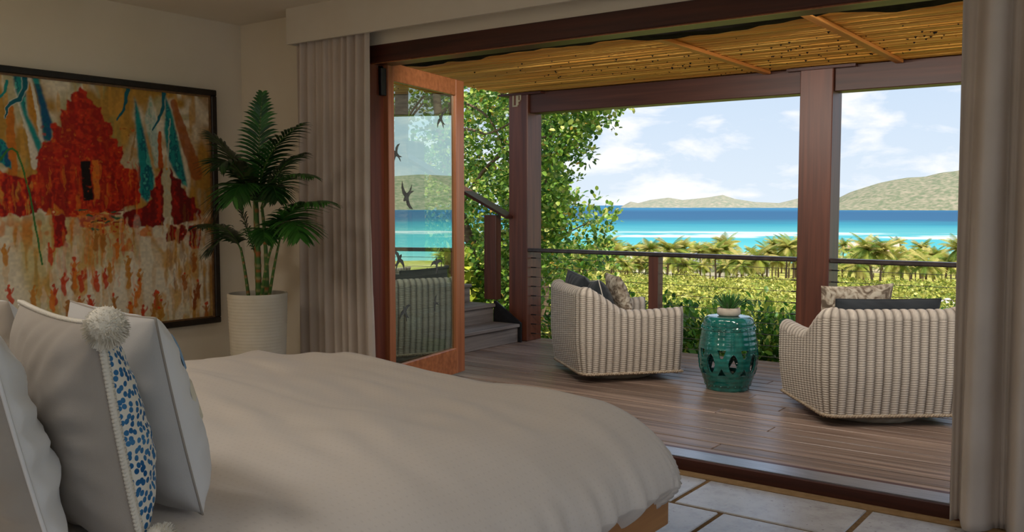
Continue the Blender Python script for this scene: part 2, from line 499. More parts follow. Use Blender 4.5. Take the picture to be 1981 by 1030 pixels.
# floor: grout bed with one object for each limestone tile
mb = MB(); mb.box(XL - 0.1, XR + 0.1, YB - 0.1, YF + 0.02, -0.15, -0.006)
floor = struct('floor', mb, M['grout'])
mb = MB(); mb.box(XL, XR, 4.252, YF, -0.02, -0.002)
mb.build('border_strip', M['border'], floor)
TL, TR, G = 0.78, 0.43, 0.024
row = 0
tile_cache = {}
y1 = 4.240
while y1 > YB:
    y0 = max(y1 - TR + G, YB)
    off = (-1.87 if row % 2 == 0 else -1.62) + (0.11 if row % 4 > 1 else 0)
    k = math.floor((XL - off) / TL)
    x = off + k * TL
    while x < XR:
        a, b = max(x + G / 2, XL), min(x + TL - G / 2, XR)
        if b - a > 0.04:
            key = (round(b - a, 3), round(y1 - y0, 3))
            if key not in tile_cache:
                t = MB(); hx, hy = key[0] / 2, key[1] / 2
                t.bbox(-hx, hx, -hy, hy, -0.02, 0.0, 0.004)
                tile_cache[key] = t.mesh('tile', M['tile'])
            o = link('tile', tile_cache[key], floor)
            o.location = ((a + b) / 2, (y0 + y1) / 2, random.uniform(-0.001, 0.0015))
        x += TL
    y1 -= TR; row += 1

mb = MB(); mb.box(XL - 0.15, XR + 0.15, YB - 0.15, YF + 0.17, ZC, ZC + 0.08)
struct('ceiling', mb, M['ceiling'])
mb = MB(); mb.box(XL - 0.15, XL, YB - 0.15, YF + 0.17, -0.15, ZC)
struct('wall_left', mb, M['wall'])
mb = MB()
mb.box(XL, OX0 - 0.06, YF, YF + 0.17, -0.15, ZC)
mb.box(OX0 - 0.06, OX1 + 0.1, YF, YF + 0.17, OZ, ZC)
mb.box(OX1 + 0.1, XR, YF, YF + 0.17, -0.15, ZC)
struct('wall_front', mb, M['wall'])
# back wall and right wall, both behind the photographer, each with an opening added for fill daylight
def wall_with_holes(mb, axis, c0, c1, a0, a1, z0, z1, holes):
    cuts = sorted(holes)
    pos = a0
    def seg(p, q, zz0, zz1):
        if axis == 'x': mb.box(c0, c1, p, q, zz0, zz1)
        else: mb.box(p, q, c0, c1, zz0, zz1)
    for (p, q, h0, h1) in cuts:
        seg(pos, p, z0, z1); seg(p, q, z0, h0); seg(p, q, h1, z1); pos = q
    seg(pos, a1, z0, z1)
WR = (0.3, 3.9, 0.55, 2.40)
WB = (-0.9, 1.9, 0.55, 2.40)
mb = MB(); wall_with_holes(mb, 'x', XR, XR + 0.15, YB - 0.15, YF + 0.17, -0.15, ZC, [WR])
struct('wall_right', mb, M['wall'])
mb = MB(); wall_with_holes(mb, 'y', YB - 0.15, YB, XL - 0.15, XR + 0.15, -0.15, ZC, [WB])
struct('wall_back', mb, M['wall'])
def window(name, axis, c, a0, a1, z0, z1):
    mb = MB(); w = 0.06; n = 3
    def bx(p, q, r, s):
        if axis == 'x': mb.box(c - 0.03, c + 0.03, p, q, r, s)
        else: mb.box(p, q, c - 0.03, c + 0.03, r, s)
    bx(a0, a1, z0, z0 + w); bx(a0, a1, z1 - w, z1); bx(a0, a0 + w, z0 + w, z1 - w); bx(a1 - w, a1, z0 + w, z1 - w)
    for i in range(1, n):
        m_ = a0 + (a1 - a0) * i / n; bx(m_ - w / 2, m_ + w / 2, z0 + w, z1 - w)
    return struct(name, mb, M['jamb_wood'])
window('fill_window_1', 'x', XR + 0.08, *WR)  # frames of the openings added for more daylight
window('fill_window_2', 'y', YB - 0.08, *WB)
# boxed curtain pelmet under the ceiling
mb = MB()
mb.box(-4.90, XR, 4.150, 4.172, 2.455, ZC)
mb.box(-4.90, -4.878, 4.172, YF, 2.455, ZC)
struct('trim_1', mb, M['pelmet'])

# door frame of the opening: header, jambs, sill, track
d1 = thing('door_1', (0, 0, 0), kind='structure')
mb = MB(); mb.bbox(OX0 - 0.06, OX1 + 0.1, 4.326, 4.51, 2.30, OZ, 0.004)
mb.build('header', M['dark_wood'], d1)
mb = MB(); mb.box(OX0 - 0.02, OX1 + 0.06, 4.345, 4.36, 2.294, 2.30)
mb.build('stop_bead', M['door_wood_h'], d1)
mb = MB(); mb.bbox(OX0 - 0.06, OX0, 4.326, 4.51, 0.0, 2.30, 0.004)
mb.build('jamb', M['jamb_wood'], d1)
mb = MB(); mb.bbox(OX1, OX1 + 0.1, 4.40, 4.51, 0.0, 2.30, 0.004)
mb.build('jamb', M['dark_wood'], d1)
mb = MB(); mb.bbox(OX0, OX1 + 0.1, 4.334, 4.55, -0.1, 0.058, 0.003)
mb.build('sill', M['dark_wood'], d1)
mb = MB()
mb.box(OX0, OX1 + 0.1, 4.352, 4.366, 0.058, 0.064); mb.box(OX0, OX1 + 0.1, 4.374, 4.50, 0.058, 0.062)
mb.build('track', M['track'], d1)
mb = MB(); mb.bbox(-4.392, -4.30, 4.40, 4.47, 2.165, 2.30, 0.006); mb.bbox(-4.31, -4.275, 4.41, 4.46, 2.10, 2.28, 0.004)
mb.build('pivot_bracket', M['black_metal'], d1)

# glazed folding door leaf, standing open on the deck
d2 = thing('door_2', (-4.285, 4.455, 0), math.atan2(0.9797, -0.2006), kind='structure')
LW = 1.080
for (a, b) in ((0.0, 0.072), (0.948, LW)):
    mb = MB(); mb.bbox(a, b, -0.024, 0.024, 0.088, 2.325, 0.004); mb.build('stile', M['door_wood'], d2)
mb = MB(); mb.bbox(0.070, 0.950, -0.023, 0.023, 2.205, 2.324, 0.004); mb.build('rail', M['door_wood_h'], d2)
mb = MB(); mb.bbox(0.070, 0.950, -0.023, 0.023, 0.089, 0.285, 0.004); mb.build('rail', M['door_wood_h'], d2)
mb = MB(); mb.box(0.060, 0.960, -0.003, 0.003, 0.275, 2.215)
pane = mb.build('glass_pane', M['glass'], d2)
mb = MB()
for z0, z1, a, b in ((2.193, 2.205, 0.072, 0.948), (0.285, 0.297, 0.072, 0.948)): mb.box(a, b, 0.004, 0.02, z0, z1)
mb.box(0.072, 0.084, 0.004, 0.02, 0.297, 2.193); mb.box(0.936, 0.948, 0.004, 0.02, 0.297, 2.193)
mb.build('glazing_bead', M['door_wood'], d2)
swallow = [(0, 0.5), (0.10, 0.36), (0.12, 0.22), (0.40, 0.30), (0.75, 0.18), (1.0, -0.08), (0.62, 0.02), (0.30, 0.0), (0.14, -0.10), (0.10, -0.40), (0.22, -0.85), (0.05, -0.62), (0, -0.5),
           (-0.05, -0.62), (-0.22, -0.85), (-0.10, -0.40), (-0.14, -0.10), (-0.30, 0.0), (-0.62, 0.02), (-1.0, -0.08), (-0.75, 0.18), (-0.40, 0.30), (-0.12, 0.22), (-0.10, 0.36)]
for (u, z, s, a) in ((0.127, 1.725, 0.085, 1.1), (0.262, 1.441, 0.12, 2.2), (0.150, 1.006, 0.10, -0.75), (0.225, 0.644, 0.085, 0.5), (0.674, 0.951, 0.09, 0.1), (0.752, 2.01, 0.085, 0.8), (0.655, 0.66, 0.06, 1.4)):
    mb = MB(); ca, sa = math.cos(a), math.sin(a)
    mb.prism([(s * (p * ca - q * sa), s * (p * sa + q * ca)) for p, q in swallow], -0.0048, -0.0035, lambda p, q, h, u=u, z=z: (u + p, h, z + q))
    mb.build('bird_decal', M['decal'], pane)

# =================================================================== DECK
DZ = 0.03
mb = MB()
for i in range(17):
    x = -6.6 + i * 0.56
    mb.box(x, x + 0.05, 4.52, 7.66, -0.20, DZ - 0.031)
mb.box(-6.7, 2.5, 7.60, 7.66, -0.24, DZ - 0.031)
deck = struct('deck', mb, M['dark_wood'])
plank_cache = {}
nb = 22; pitch = 0.1415
for i in range(nb):
    y0 = 4.556 + i * pitch
    cuts = [-6.7, [-3.4, -1.9, -4.3, -2.6][i % 4] + random.uniform(-0.2, 0.2), [0.2, 1.1, -0.4, 0.7][i % 4], 2.5]
    for a, b in zip(cuts[:-1], cuts[1:]):
        key = round(b - a, 2)
        if key not in plank_cache:
            t = MB(); h = key / 2 - 0.002; w = pitch / 2 - 0.0058
            t.bbox(-h, h, -w, w, -0.030, 0.0, 0.004)
            plank_cache[key] = t.mesh('plank', M['deck_wood'])
        o = link('plank', plank_cache[key], deck)
        o.location = ((a + b) / 2, y0 + pitch / 2, DZ + random.uniform(-0.0015, 0.0015))

# bamboo ceiling over the deck: every cane an object
mb = MB(); mb.box(-5.46, 2.5, 4.53, 7.80, 2.520, 2.545)
bam = struct('ceiling_deck', mb, M['membrane'])
canes = []
for k in range(4):
    t = MB(); n = 9; L = 7.92; pts = []; rad = []
    rr = random.Random(k)
    nodes = sorted(rr.uniform(0, L) for _ in range(16))
    xs = sorted(set([0, L] + [q for nd in nodes for q in (nd - 0.02, nd, nd + 0.02)]))
    for q in xs:
        pts.append((-L / 2 + q, 0.004 * math.sin(q * 1.3 + k), 0)); rad.append(0.0215 if any(abs(q - nd) < 1e-6 for nd in nodes) else 0.0185)
    t.tube(pts, rad, 8)
    canes.append(t.mesh('bamboo_cane', M['bamboo'], True))
y = 4.62; i = 0
while y < 7.80:
    o = link('bamboo_cane', canes[i % 4], bam)
    o.location = (-1.49 + random.uniform(-0.02, 0.02), y, 2.4985 + random.uniform(-0.004, 0.004))
    o.rotation_euler = (random.uniform(0, 6), 0, random.uniform(-0.0012, 0.0012))
    y += random.choice((0.0405, 0.042, 0.045, 0.056, 0.066)); i += 1
for bx_ in (-2.80, -1.772, -0.74, 0.3, 1.33):
    mb = MB(); mb.bbox(bx_ - 0.03, bx_ + 0.03, 5.20, 7.40, 2.452, 2.479, 0.004)
    mb.build('batten', M['batten'], bam)
# dry specks caught in the canes (wasp cells and leaf bits)
mb = MB()
rr = random.Random(5)
for _ in range(190):
    cx_, cy_ = rr.choice(((-3.2, 6.4), (-2.9, 6.9), (-1.5, 6.6), (-4.2, 6.3), (-2.0, 6.6)))
    x = cx_ + rr.gauss(0, 0.45); y = min(7.35, cy_ + rr.gauss(0, 0.33)); s = rr.uniform(0.004, 0.011)
    z = 2.479
    mb.add([(x - s, y, z), (x, y - s, z), (x + s, y, z), (x, y + s, z), (x, y, z - s * 1.3)], [(0, 4, 1), (1, 4, 2), (2, 4, 3), (3, 4, 0)])
o = mb.build('debris_speck', M['membrane'], bam); o['kind'] = 'stuff'
# black membrane hanging loose with a torn wavy edge behind the header
nx = 160
V = []; F = []
for i in range(nx + 1):
    x = -5.40 + 7.8 * i / nx
    e_ = 5.33 + 0.05 * math.sin(x * 2.1) + 0.035 * math.sin(x * 5.3 + 1) + 0.02 * math.sin(x * 13.0) + 0.015 * math.sin(x * 29 + 2)
    for j in range(7):
        t = j / 6
        yy = 4.53 + (e_ - 4.53) * t
        sag = -0.012 * math.sin(x * 4.1 + j) * t - 0.010 * t * (0.5 + 0.5 * math.sin(x * 9.0 + 0.7))
        V.append((x, yy, 2.462 + sag - 0.012 * t))
for i in range(nx):
    for j in range(6): F.append((i * 7 + j, i * 7 + j + 1, (i + 1) * 7 + j + 1, (i + 1) * 7 + j))
mb = MB(); mb.add(V, F)
memb = mb.build('roof_membrane', M['membrane'], bam, True)
sm = memb.modifiers.new('thick', 'SOLIDIFY'); sm.thickness = 0.003

# roofs
mb = MB(); mb.box(-5.55, 2.6, 4.50, 7.84, 2.548, 2.66)
struct('roof_deck', mb, M['membrane'])
mb = MB(); mb.box(-7.3, 3.2, -1.6, 6.0, 2.80, 2.95)  # unseen roof, eaves widened to shade the stairs
struct('roof_house', mb, M['membrane'])

# grey boarded garden wall beyond the stairs, each board an object
mb = MB(); mb.box(-7.04, -6.96, 4.6, 7.85, -0.8, 2.05)
wex = struct('wall_boarded', mb, M['shiplap'])
t = MB(); t.bbox(-0.02, 0.0, -1.62, 1.62, -0.094, 0.094, 0.008)
bme = t.mesh('board', M['shiplap'])
for i in range(14):
    o = link('board', bme, wex); o.location = (-6.938, 6.225, -0.55 + i * 0.196)
    o.rotation_euler = (0, math.radians(-1.5), 0)

# columns
def column(x0, x1, label, z1=2.475):
    t_ = thing('deck_column', ((x0 + x1) / 2, 7.505, DZ), label=label, cat='column', group='hardwood columns of the deck')
    w = (x1 - x0) / 2
    mb = MB(); mb.bbox(-w, w, -0.122, 0.125, 0.0, z1 - DZ, 0.006)
    mb.build('shaft', M['column_wood'], t_)
    mb = MB(); mb.box(-w - 0.10, w + 0.18, -0.16, 0.16, z1 - DZ - 0.022, z1 - DZ - 0.002)
    mb.build('cap_board', M['dark_wood'], t_)
    return t_
column(-5.425, -5.198, 'square dark hardwood column beside the deck stairs')
column(-2.520, -2.259, 'square reddish hardwood column between the two railing bays')
column(0.42, 0.68, 'square hardwood column behind the right curtain')
# roof beams between the columns
for a, b, lb in ((-5.196, -2.522, 'long dark roof beam over the stool and left wicker chair'), (-2.257, 0.418, 'dark reddish roof beam over the right wicker chair')):
    mb = MB(); mb.bbox(a, b, 7.42, 7.60, 2.278, 2.476, 0.005)
    tag(mb.build('roof_beam', M['beam_wood']), lb, 'beam', 'roof beams along the deck edge')

# the letters on the left column
mb = MB()
def lb(x0, x1, z0, z1): mb.box(x0, x1, 7.374, 7.3825, z0, z1)
lb(-5.372, -5.358, 2.345, 2.462); lb(-5.358, -5.315, 2.345, 2.359); lb(-5.330, -5.302, 2.359, 2.462)
lb(-5.302, -5.272, 2.450, 2.462); lb(-5.284, -5.272, 2.405, 2.450); lb(-5.302, -5.284, 2.393, 2.405)
tag(mb.build('letter_sign', M['cream_metal']), 'small cream UP lettering on the column beside the stairs', 'sign')

# railings
def railing(a, b, posts, label):
    t_ = thing('deck_railing', ((a + b) / 2, 7.45, DZ), label=label, cat='railing', group='cable railings of the deck')
    ox = (a + b) / 2
    mb = MB(); mb.bbox(a - ox, b - ox, -0.072, 0.028, 0.888, 0.924, 0.010)
    mb.build('handrail', M['rail_metal'], t_)
    for (p, q) in posts:
        mb = MB(); mb.bbox(p - ox, q - ox, -0.06, 0.04, 0.0, 0.888, 0.004)
        mb.build('post', M['column_wood'], t_)
    for k in range(9):
        z = 0.075 + k * 0.094
        mb = MB(); mb.tube([(a - ox - 0.0, 0, z), (b - ox, 0, z)], 0.0025, 6)
        cb = mb.build('cable', M['cable'], t_)
        for p_, q_ in ((a - ox, a - ox + 0.06), (b - ox - 0.06, b - ox)):
            mb = MB(); mb.tube([(p_, 0, z), (q_, 0, z)], 0.006, 6); mb.build('end_fitting', M['black_metal'], cb)
    return t_
railing(-5.196, -2.522, [(-3.868, -3.772)], 'cable railing with a centre post behind the left wicker chair')
railing(-2.257, 0.418, [(-0.97, -0.87)], 'cable railing behind the right wicker chair')

# stairs up to the left
st = thing('deck_stairs', (-5.25, 6.78, DZ), label='weathered grey wooden stairs with black edge plate beside the column', cat='stairs')
Y0, Y1 = -0.55, 0.515
for k in range(4):
    x = -0.30 * k
    h = 0.182
    mb = MB(); mb.bbox(x - 0.03, x, Y0, Y1, h * k, h * (k + 1) - 0.032, 0.003); mb.build('riser', M['stair_wood'], st)
    mb = MB(); mb.bbox(x - (0.31 if k < 3 else 0.72), x + 0.028, Y0 - 0.01, Y1, h * (k + 1) - 0.032, h * (k + 1), 0.005); mb.build('tread', M['stair_wood'], st)
for (ya, yb) in ((Y1 + 0.002, Y1 + 0.022),):
    prof = [(0.035, 0), (0.035, 0.19), (-0.27, 0.39), (-0.30, 0.39), (-0.30, 0.0)]
    mb = MB(); mb.prism(prof, ya, yb, lambda a, b, h: (a, h, b)); mb.build('stringer', M['black_metal'], st)
sr = thing('stair_railing', (-5.61, 7.36, DZ), label='sloping dark wooden handrail on a square post above the stairs', cat='railing')
mb = MB(); mb.bbox(-0.075, 0.075, -0.045, 0.045, 0.40, 1.25, 0.004); mb.build('post', M['column_wood'], sr)
mb = MB(); mb.bbox(-1.26, -1.12, -0.045, 0.045, 0.765, 1.80, 0.004); mb.build('post', M['column_wood'], sr)
rp = [(0.25, 1.222), (0.25, 1.250), (-0.02, 1.292), (-1.26, 1.892), (-1.26, 1.852), (-0.02, 1.250)]
rp = [(0.235, 1.215), (0.235, 1.240), (-1.28, 1.955), (-1.28, 1.905)]
mb = MB(); mb.prism(rp, -0.09, 0.075, lambda a, b, h: (a, h, b)); mb.build('handrail', M['dark_wood'], sr)

# added fill lamps brightening the deck, hidden from the room by the header
for k, (xa, lbl) in enumerate(((-3.3, 'added fill lamp above the folding door'), (-2.1, 'added fill lamp above the middle of the opening'), (-0.7, 'added fill lamp above the right jamb'), (0.9, 'added fill lamp beyond the right curtain'))):
    o = thing('deck_fill_lamp', (xa, 4.56, 2.44), label=lbl, cat='lamp', group='added fill lamps over the deck')
    mb = MB(); mb.bbox(-0.45, 0.45, -0.05, 0.04, -0.02, 0.02, 0.004); mb.build('housing', M['black_metal'], o)
    ld = bpy.data.lights.new('deck_fill_light', 'AREA'); ld.shape = 'RECTANGLE'; ld.size = 0.86; ld.size_y = 0.07; ld.energy = 30.0; ld.color = (1.0, 0.93, 0.84)
    lo = bpy.data.objects.new('deck_fill_light', ld); COL.objects.link(lo); lo.parent = o; lo.location = (0, 0, -0.026)
    lo.rotation_euler = (math.radians(66), 0, 0)
PP={'TEMPLE':[(1018,1552),(1057,1514),(1052,1480),(1100,1467),(1108,1425),(1153,1420),(1146,1377),(1168,1332),(1211,1335),(1222,1270),(1212,1238),(1249,1237),(1251,1185),(1289,1187),(1293,1134),(1263,1089),(1300,1046),(1358,1045),(1386,1013),(1409,816),(1282,781),(1215,746),(910,732),(808,749),(711,799),(727,1011),(740,1077),(721,1076),(739,1126),(773,1190),(815,1195),(833,1246),(813,1294),(852,1305),(885,1282),(884,1398),(923,1393),(933,1452),(959,1446),(960,1496),(995,1508)],'LOWWALL':[(-20,996),(514,1005),(605,960),(726,987),(718,750),(597,743),(-20,754)],'GATE_A':[(1567,1064),(1514,981),(1512,926),(1471,898),(1490,844),(1449,798),(1282,754),(1270,675),(1405,654),(1574,660),(1574,927)],'GATE_B':[(1629,1066),(1679,984),(1717,985),(1709,929),(1741,911),(1772,855),(1822,865),(1824,789),(1868,760),(1866,703),(1649,668),(1635,743)],'SLIT':[(1575,1055),(1627,1057),(1638,724),(1578,721)],'DOOR':[(1003,1079),(1066,1081),(1064,1013),(1080,837),(1014,833)],'DOORR':[(1072,1090),(1119,1092),(1122,842),(1086,842)],'B1':[(603,1572),(676,1564),(682,1349),(757,1192),(757,1078),(723,1158),(658,1347),(620,1471)],'B2':[(715,1577),(754,1581),(830,1303),(823,1187),(774,1201),(756,1403)],'B3':[(505,1194),(543,1180),(570,1118),(583,1007),(545,1022),(501,1068)],'B4':[(1381,1519),(1417,1407),(1514,981),(1502,908),(1459,817),(1401,870),(1398,1103),(1383,1369)],'B5':[(1612,1554),(1660,1426),(1707,1227),(1767,930),(1721,948),(1660,1039),(1624,1112),(1594,1294)],'B6':[(1500,1543),(1535,1380),(1561,1073),(1520,1053),(1481,1232),(1451,1374)],'R1':[(816,741),(893,740),(900,543),(818,546)],'R2':[(1591,660),(1756,657),(1699,545),(1584,558)],'R3':[(1771,666),(1865,664),(1857,502),(1773,511)],'STEPS':[(945,765),(1235,763),(1213,658),(994,645)],'TRI1':[(1258,732),(1178,638),(1330,631)],'TRI2':[(1445,672),(1374,601),(1483,598)],'TRI3':[(827,816),(767,741),(893,740)],'TRI4':[(1315,585),(1246,507),(1361,502)]}
PS={'S1':[(677,1572),(668,1491),(637,1433),(589,1405),(565,1379),(555,1315)],'S2':[(529,1434),(558,1465),(569,1529)],'S3':[(1334,1558),(1316,1469),(1292,1406),(1253,1356)],'S4':[(1600,1558),(1589,1466),(1556,1382),(1509,1306)],'STEM':[(516,1068),(561,1130),(588,1138),(614,1117),(642,1033),(681,864),(740,445)],'O1':[(581,1388),(582,1198),(588,999)],'O2':[(1559,1291),(1561,1064)],'O3':[(1672,1501),(1751,1266),(1842,1026)],'O4':[(688,1542),(713,1335),(725,1190)],'W1':[(623,1487),(694,1237),(720,1044)],'W2':[(705,1559),(746,1354),(765,1192)],'W3':[(1384,1280),(1340,1101)],'W4':[(1640,1388),(1615,1075)]}
PF=[(792,517),(871,328),(943,426),(984,338),(1082,331),(1147,345),(1228,534),(1307,335),(1385,330),(1311,118),(1404,92),(1478,85),(970,184),(1032,179),(809,265),(1804,418),(1832,225),(1724,289),(1894,65),(1795,74),(527,528),(891,157),(1136,590),(1082,592),(1300,424),(1352,205),(405,502),(340,349)]
# =================================================================== PAINTING
def make_painting():
    U, Vh = 1965, 1580
    step = 4.0
    nx, ny = int(U / step) + 1, int(Vh / step) + 1
    gx, gy = np.meshgrid(np.linspace(0, U, nx), np.linspace(0, Vh, ny))
    sh = (ny, nx)
    n1 = vnoise(sh, (6, 8), 1); n2 = vnoise(sh, (18, 24), 2); n3 = vnoise(sh, (50, 64), 3)
    nv = vnoise(sh, (10, 70), 4); nf = vnoise(sh, (110, 130), 9)
    wx = (vnoise(sh, (60, 70), 5) - 0.5) * 34 + (nf - 0.5) * 10
    wy = (vnoise(sh, (60, 70), 6) - 0.5) * 34 + (nf - 0.5) * 10
    C = lambda r, g, b: np.array(srgb(r, g, b)[:3])
    def lerp(a, b, t): return a * (1 - t[..., None]) + b * t[..., None]
    ss = lambda x, a, b: np.clip((x - a) / (b - a), 0, 1) ** 2 * (3 - 2 * np.clip((x - a) / (b - a), 0, 1))
    cream, ochre, gold, olive = C(226, 214, 186), C(176, 132, 52), C(206, 150, 58), C(150, 140, 70)
    up = lerp(np.broadcast_to(ochre, sh + (3,)), cream, ss(n1 * 0.6 + n2 * 0.4, 0.46, 0.66))
    up = lerp(up, olive, 0.6 * ss(n2, 0.62, 0.8)); up = lerp(up, gold, 0.7 * ss(nv, 0.6, 0.85))
    lo_ = lerp(np.broadcast_to(cream, sh + (3,)), C(205, 186, 130), ss(n1, 0.5, 0.75))
    lo_ = lerp(lo_, gold, 0.75 * ss(nv * 0.6 + n2 * 0.4, 0.56, 0.72)); lo_ = lerp(lo_, olive, 0.5 * ss(nv, 0.72, 0.9) * ss(n1, 0.4, 0.6))
    img = lerp(lo_, up, ss(gy + (n2 - 0.5) * 120, 690, 780))
    # warm glow of paint near the ground line
    img = lerp(img, C(206, 120, 38), 0.75 * np.exp(-((gy - 660) / 90) ** 2) * ss(n3 * 0.5 + nv * 0.5, 0.35, 0.6))
    # darker ochre at right margin
    img = lerp(img, C(150, 104, 34), 0.7 * ss(gx, 1700, 1960) * ss(n2 * .5 + nv * .5, 0.3, 0.6))
    def inside(poly, warp=1.0):
        px = gx + wx * warp; py = gy + wy * warp
        r = np.zeros(sh, bool); n = len(poly)
        for i in range(n):
            x1, y1 = poly[i]; x2, y2 = poly[(i + 1) % n]
            if y1 == y2: continue
            c = ((y1 > py) != (y2 > py)) & (px < (x2 - x1) * (py - y1) / (y2 - y1) + x1)
            r ^= c
        return r
    def fill(key, cols, warp=1.0, alpha=1.0, vert=True, soft=0):
        nonlocal img
        mk = inside(PP[key], warp).astype(float)
        for _ in range(soft): mk = (mk + np.roll(mk, 1, 0) + np.roll(mk, 1, 1) + np.roll(mk, -1, 0) + np.roll(mk, -1, 1)) / 5
        mk = (mk + np.roll(mk, 1, 0) + np.roll(mk, 1, 1) + np.roll(mk, -1, 0) + np.roll(mk, -1, 1)) / 5
        t = (0.5 * nv + 0.25 * n3 + 0.25 * nf) if vert else (0.5 * n3 + 0.3 * nf + 0.2 * n2)
        c = np.broadcast_to(cols[0], sh + (3,))
        for k_, q in enumerate(cols[1:]):
            a = 0.44 + 0.13 * k_
            c = lerp(c, q, ss(t, a, a + 0.10))
        img = lerp(img, c, mk * alpha)
    def stroke(key, col, w0, w1, alpha=1.0, warp=0.3):
        nonlocal img
        p = np.array(PS[key], float)
        best = np.full(sh, 1e9); px = gx + wx * warp; py = gy + wy * warp
        n = len(p) - 1
        for i in range(n):
            a, b = p[i], p[i + 1]; d = b - a; L2 = d @ d
            t = np.clip(((px - a[0]) * d[0] + (py - a[1]) * d[1]) / L2, 0, 1)
            dist = np.hypot(px - a[0] - t * d[0], py - a[1] - t * d[1])
            w = w0 + (w1 - w0) * (i + t) / n
            best = np.minimum(best, dist / w)
        img = lerp(img, col, alpha * (1 - ss(best, 0.75, 1.1)))
    teal, dteal, blue, pale = C(22, 140, 134), C(10, 96, 108), C(14, 84, 120), C(170, 200, 186)
    red, dred, orr, ora = C(186, 36, 14), C(138, 20, 12), C(206, 66, 16), C(218, 118, 30)
    stroke('O1', C(196, 112, 30), 22, 30); stroke('O4', C(190, 130, 40), 30, 20); stroke('O3', C(160, 84, 26), 28, 55, 0.9)
    stroke('W1', C(228, 222, 204), 16, 26, 0.8); stroke('W2', C(226, 222, 204), 10, 14, 0.8)
    fill('B6', [pale, C(200, 210, 190), C(140, 180, 160)], 0.2, 0.85, True, 6)
    for k_ in ('B1', 'B4', 'B5'):
        fill(k_, [C(220, 216, 196)], 0.2, 0.55, True, 14); fill(k_, [teal, dteal, C(70, 168, 150)], 0.15, 1.0, True, 3)
    fill('B2', [blue, dteal, teal], 0.15, 1.0, True, 3); fill('B3', [dteal, teal, blue], 0.6)
    stroke('S1', C(214, 222, 206), 24, 8, 0.7); stroke('S1', dteal, 18, 5); stroke('S2', teal, 8, 10)
    stroke('S3', dteal, 16, 5); stroke('S4', dteal, 18, 5); stroke('O2', C(190, 84, 26), 14, 18); stroke('W4', C(200, 200, 176), 6, 8, 0.6)
    stroke('W3', C(160, 120, 50), 5, 9, 0.7)
    fill('LOWWALL', [dred, red, orr, ora], 0.9)
    fill('TEMPLE', [dred, red, C(196, 44, 16), orr], 0.55)
    fill('TEMPLE', [red, orr, red, ora], 0.5, 0.40, False)
    fill('GATE_A', [C(120, 18, 14), dred, red, red], 0.6); fill('GATE_B', [C(104, 16, 14), dred, dred, red], 0.6)
    fill('SLIT', [C(205, 190, 150), C(190, 190, 160), gold], 0.3)
    fill('DOORR', [C(212, 116, 40), ora, red], 0.4); fill('DOOR', [C(20, 12, 10), C(30, 16, 12)], 0.2)
    stroke('STEM', C(56, 118, 52), 7, 6, 1.0, 0.1)
    fill('R1', [dred, red, red, orr], 0.6); fill('R2', [dred, C(120, 18, 12), red], 1.3); fill('R3', [dred, C(120, 18, 12), red], 0.7)
    fill('STEPS', [red, ora, orr, C(222, 170, 80)], 1.2, 0.8, False)
    for k_ in ('TRI1', 'TRI2', 'TRI3', 'TRI4'): fill(k_, [ora, gold, red, C(224, 196, 140)], 0.8, 0.85)
    r = random.Random(11)
    def ell(cx, cy, a, b, col, alpha=1.0, rot=0.0):
        nonlocal img
        X = gx + wx * 0.45 - cx; Y = gy + wy * 0.45 - cy
        c, s_ = math.cos(rot), math.sin(rot)
        d = np.hypot((X * c + Y * s_) / a, (-X * s_ + Y * c) / b)
        img = lerp(img, col, alpha * (1 - ss(d, 0.8, 1.1)))
    # steps: green and dark dashes
    cx0, cy0 = PP['STEPS'][0]
    for i in range(16): ell(cx0 + r.uniform(40, 330), cy0 - r.uniform(-10, 120), r.uniform(18, 46), 7, r.choice((C(20, 92, 62), C(30, 60, 40), C(226, 190, 110), dred)), 0.9, r.uniform(-0.15, 0.15))
    # vertical streaks: carved temple walls and their broken reflections
    for i in range(70):
        ell(r.uniform(740, 1400), r.uniform(800, 1040), r.uniform(4, 11), r.uniform(30, 90), r.choice((orr, dred, ora, C(120, 18, 10), orr)), 0.55)
    for i in range(60):
        ell(r.uniform(300, 700), r.uniform(770, 960), r.uniform(4, 10), r.uniform(25, 60), r.choice((orr, dred, ora, gold)), 0.55)
    for i in range(64):
        u_ = r.gauss(1080, 170); ell(u_, r.uniform(300, 700), r.uniform(5, 15), r.uniform(35, 110), r.choice((ora, gold, orr, ora, C(222, 196, 150))), 0.5, r.uniform(-0.06, 0.06))
    for i in range(60):
        ell(r.uniform(1560, 1950), r.uniform(60, 720), r.uniform(6, 16), r.uniform(40, 120), r.choice((C(170, 110, 36), C(136, 80, 28), gold, C(206, 176, 110))), 0.45)
    for i in range(26):
        ell(r.uniform(300, 1950), r.uniform(20, 640), r.uniform(14, 40), r.uniform(60, 160), r.choice((cream, C(236, 226, 206), C(200, 190, 130))), 0.35)
    fill('DOORR', [C(212, 116, 40), ora, red], 0.2); fill('DOOR', [C(20, 12, 10), C(30, 16, 12)], 0.15)
    for (cu_, cv_, a_, b_) in ((480, 420, 150, 170), (560, 180, 130, 150), (1450, 380, 110, 200), (1480, 130, 100, 110), (820, 330, 40, 120), (1180, 250, 40, 110)): ell(cu_, cv_, a_, b_, C(224, 212, 184), 0.55)
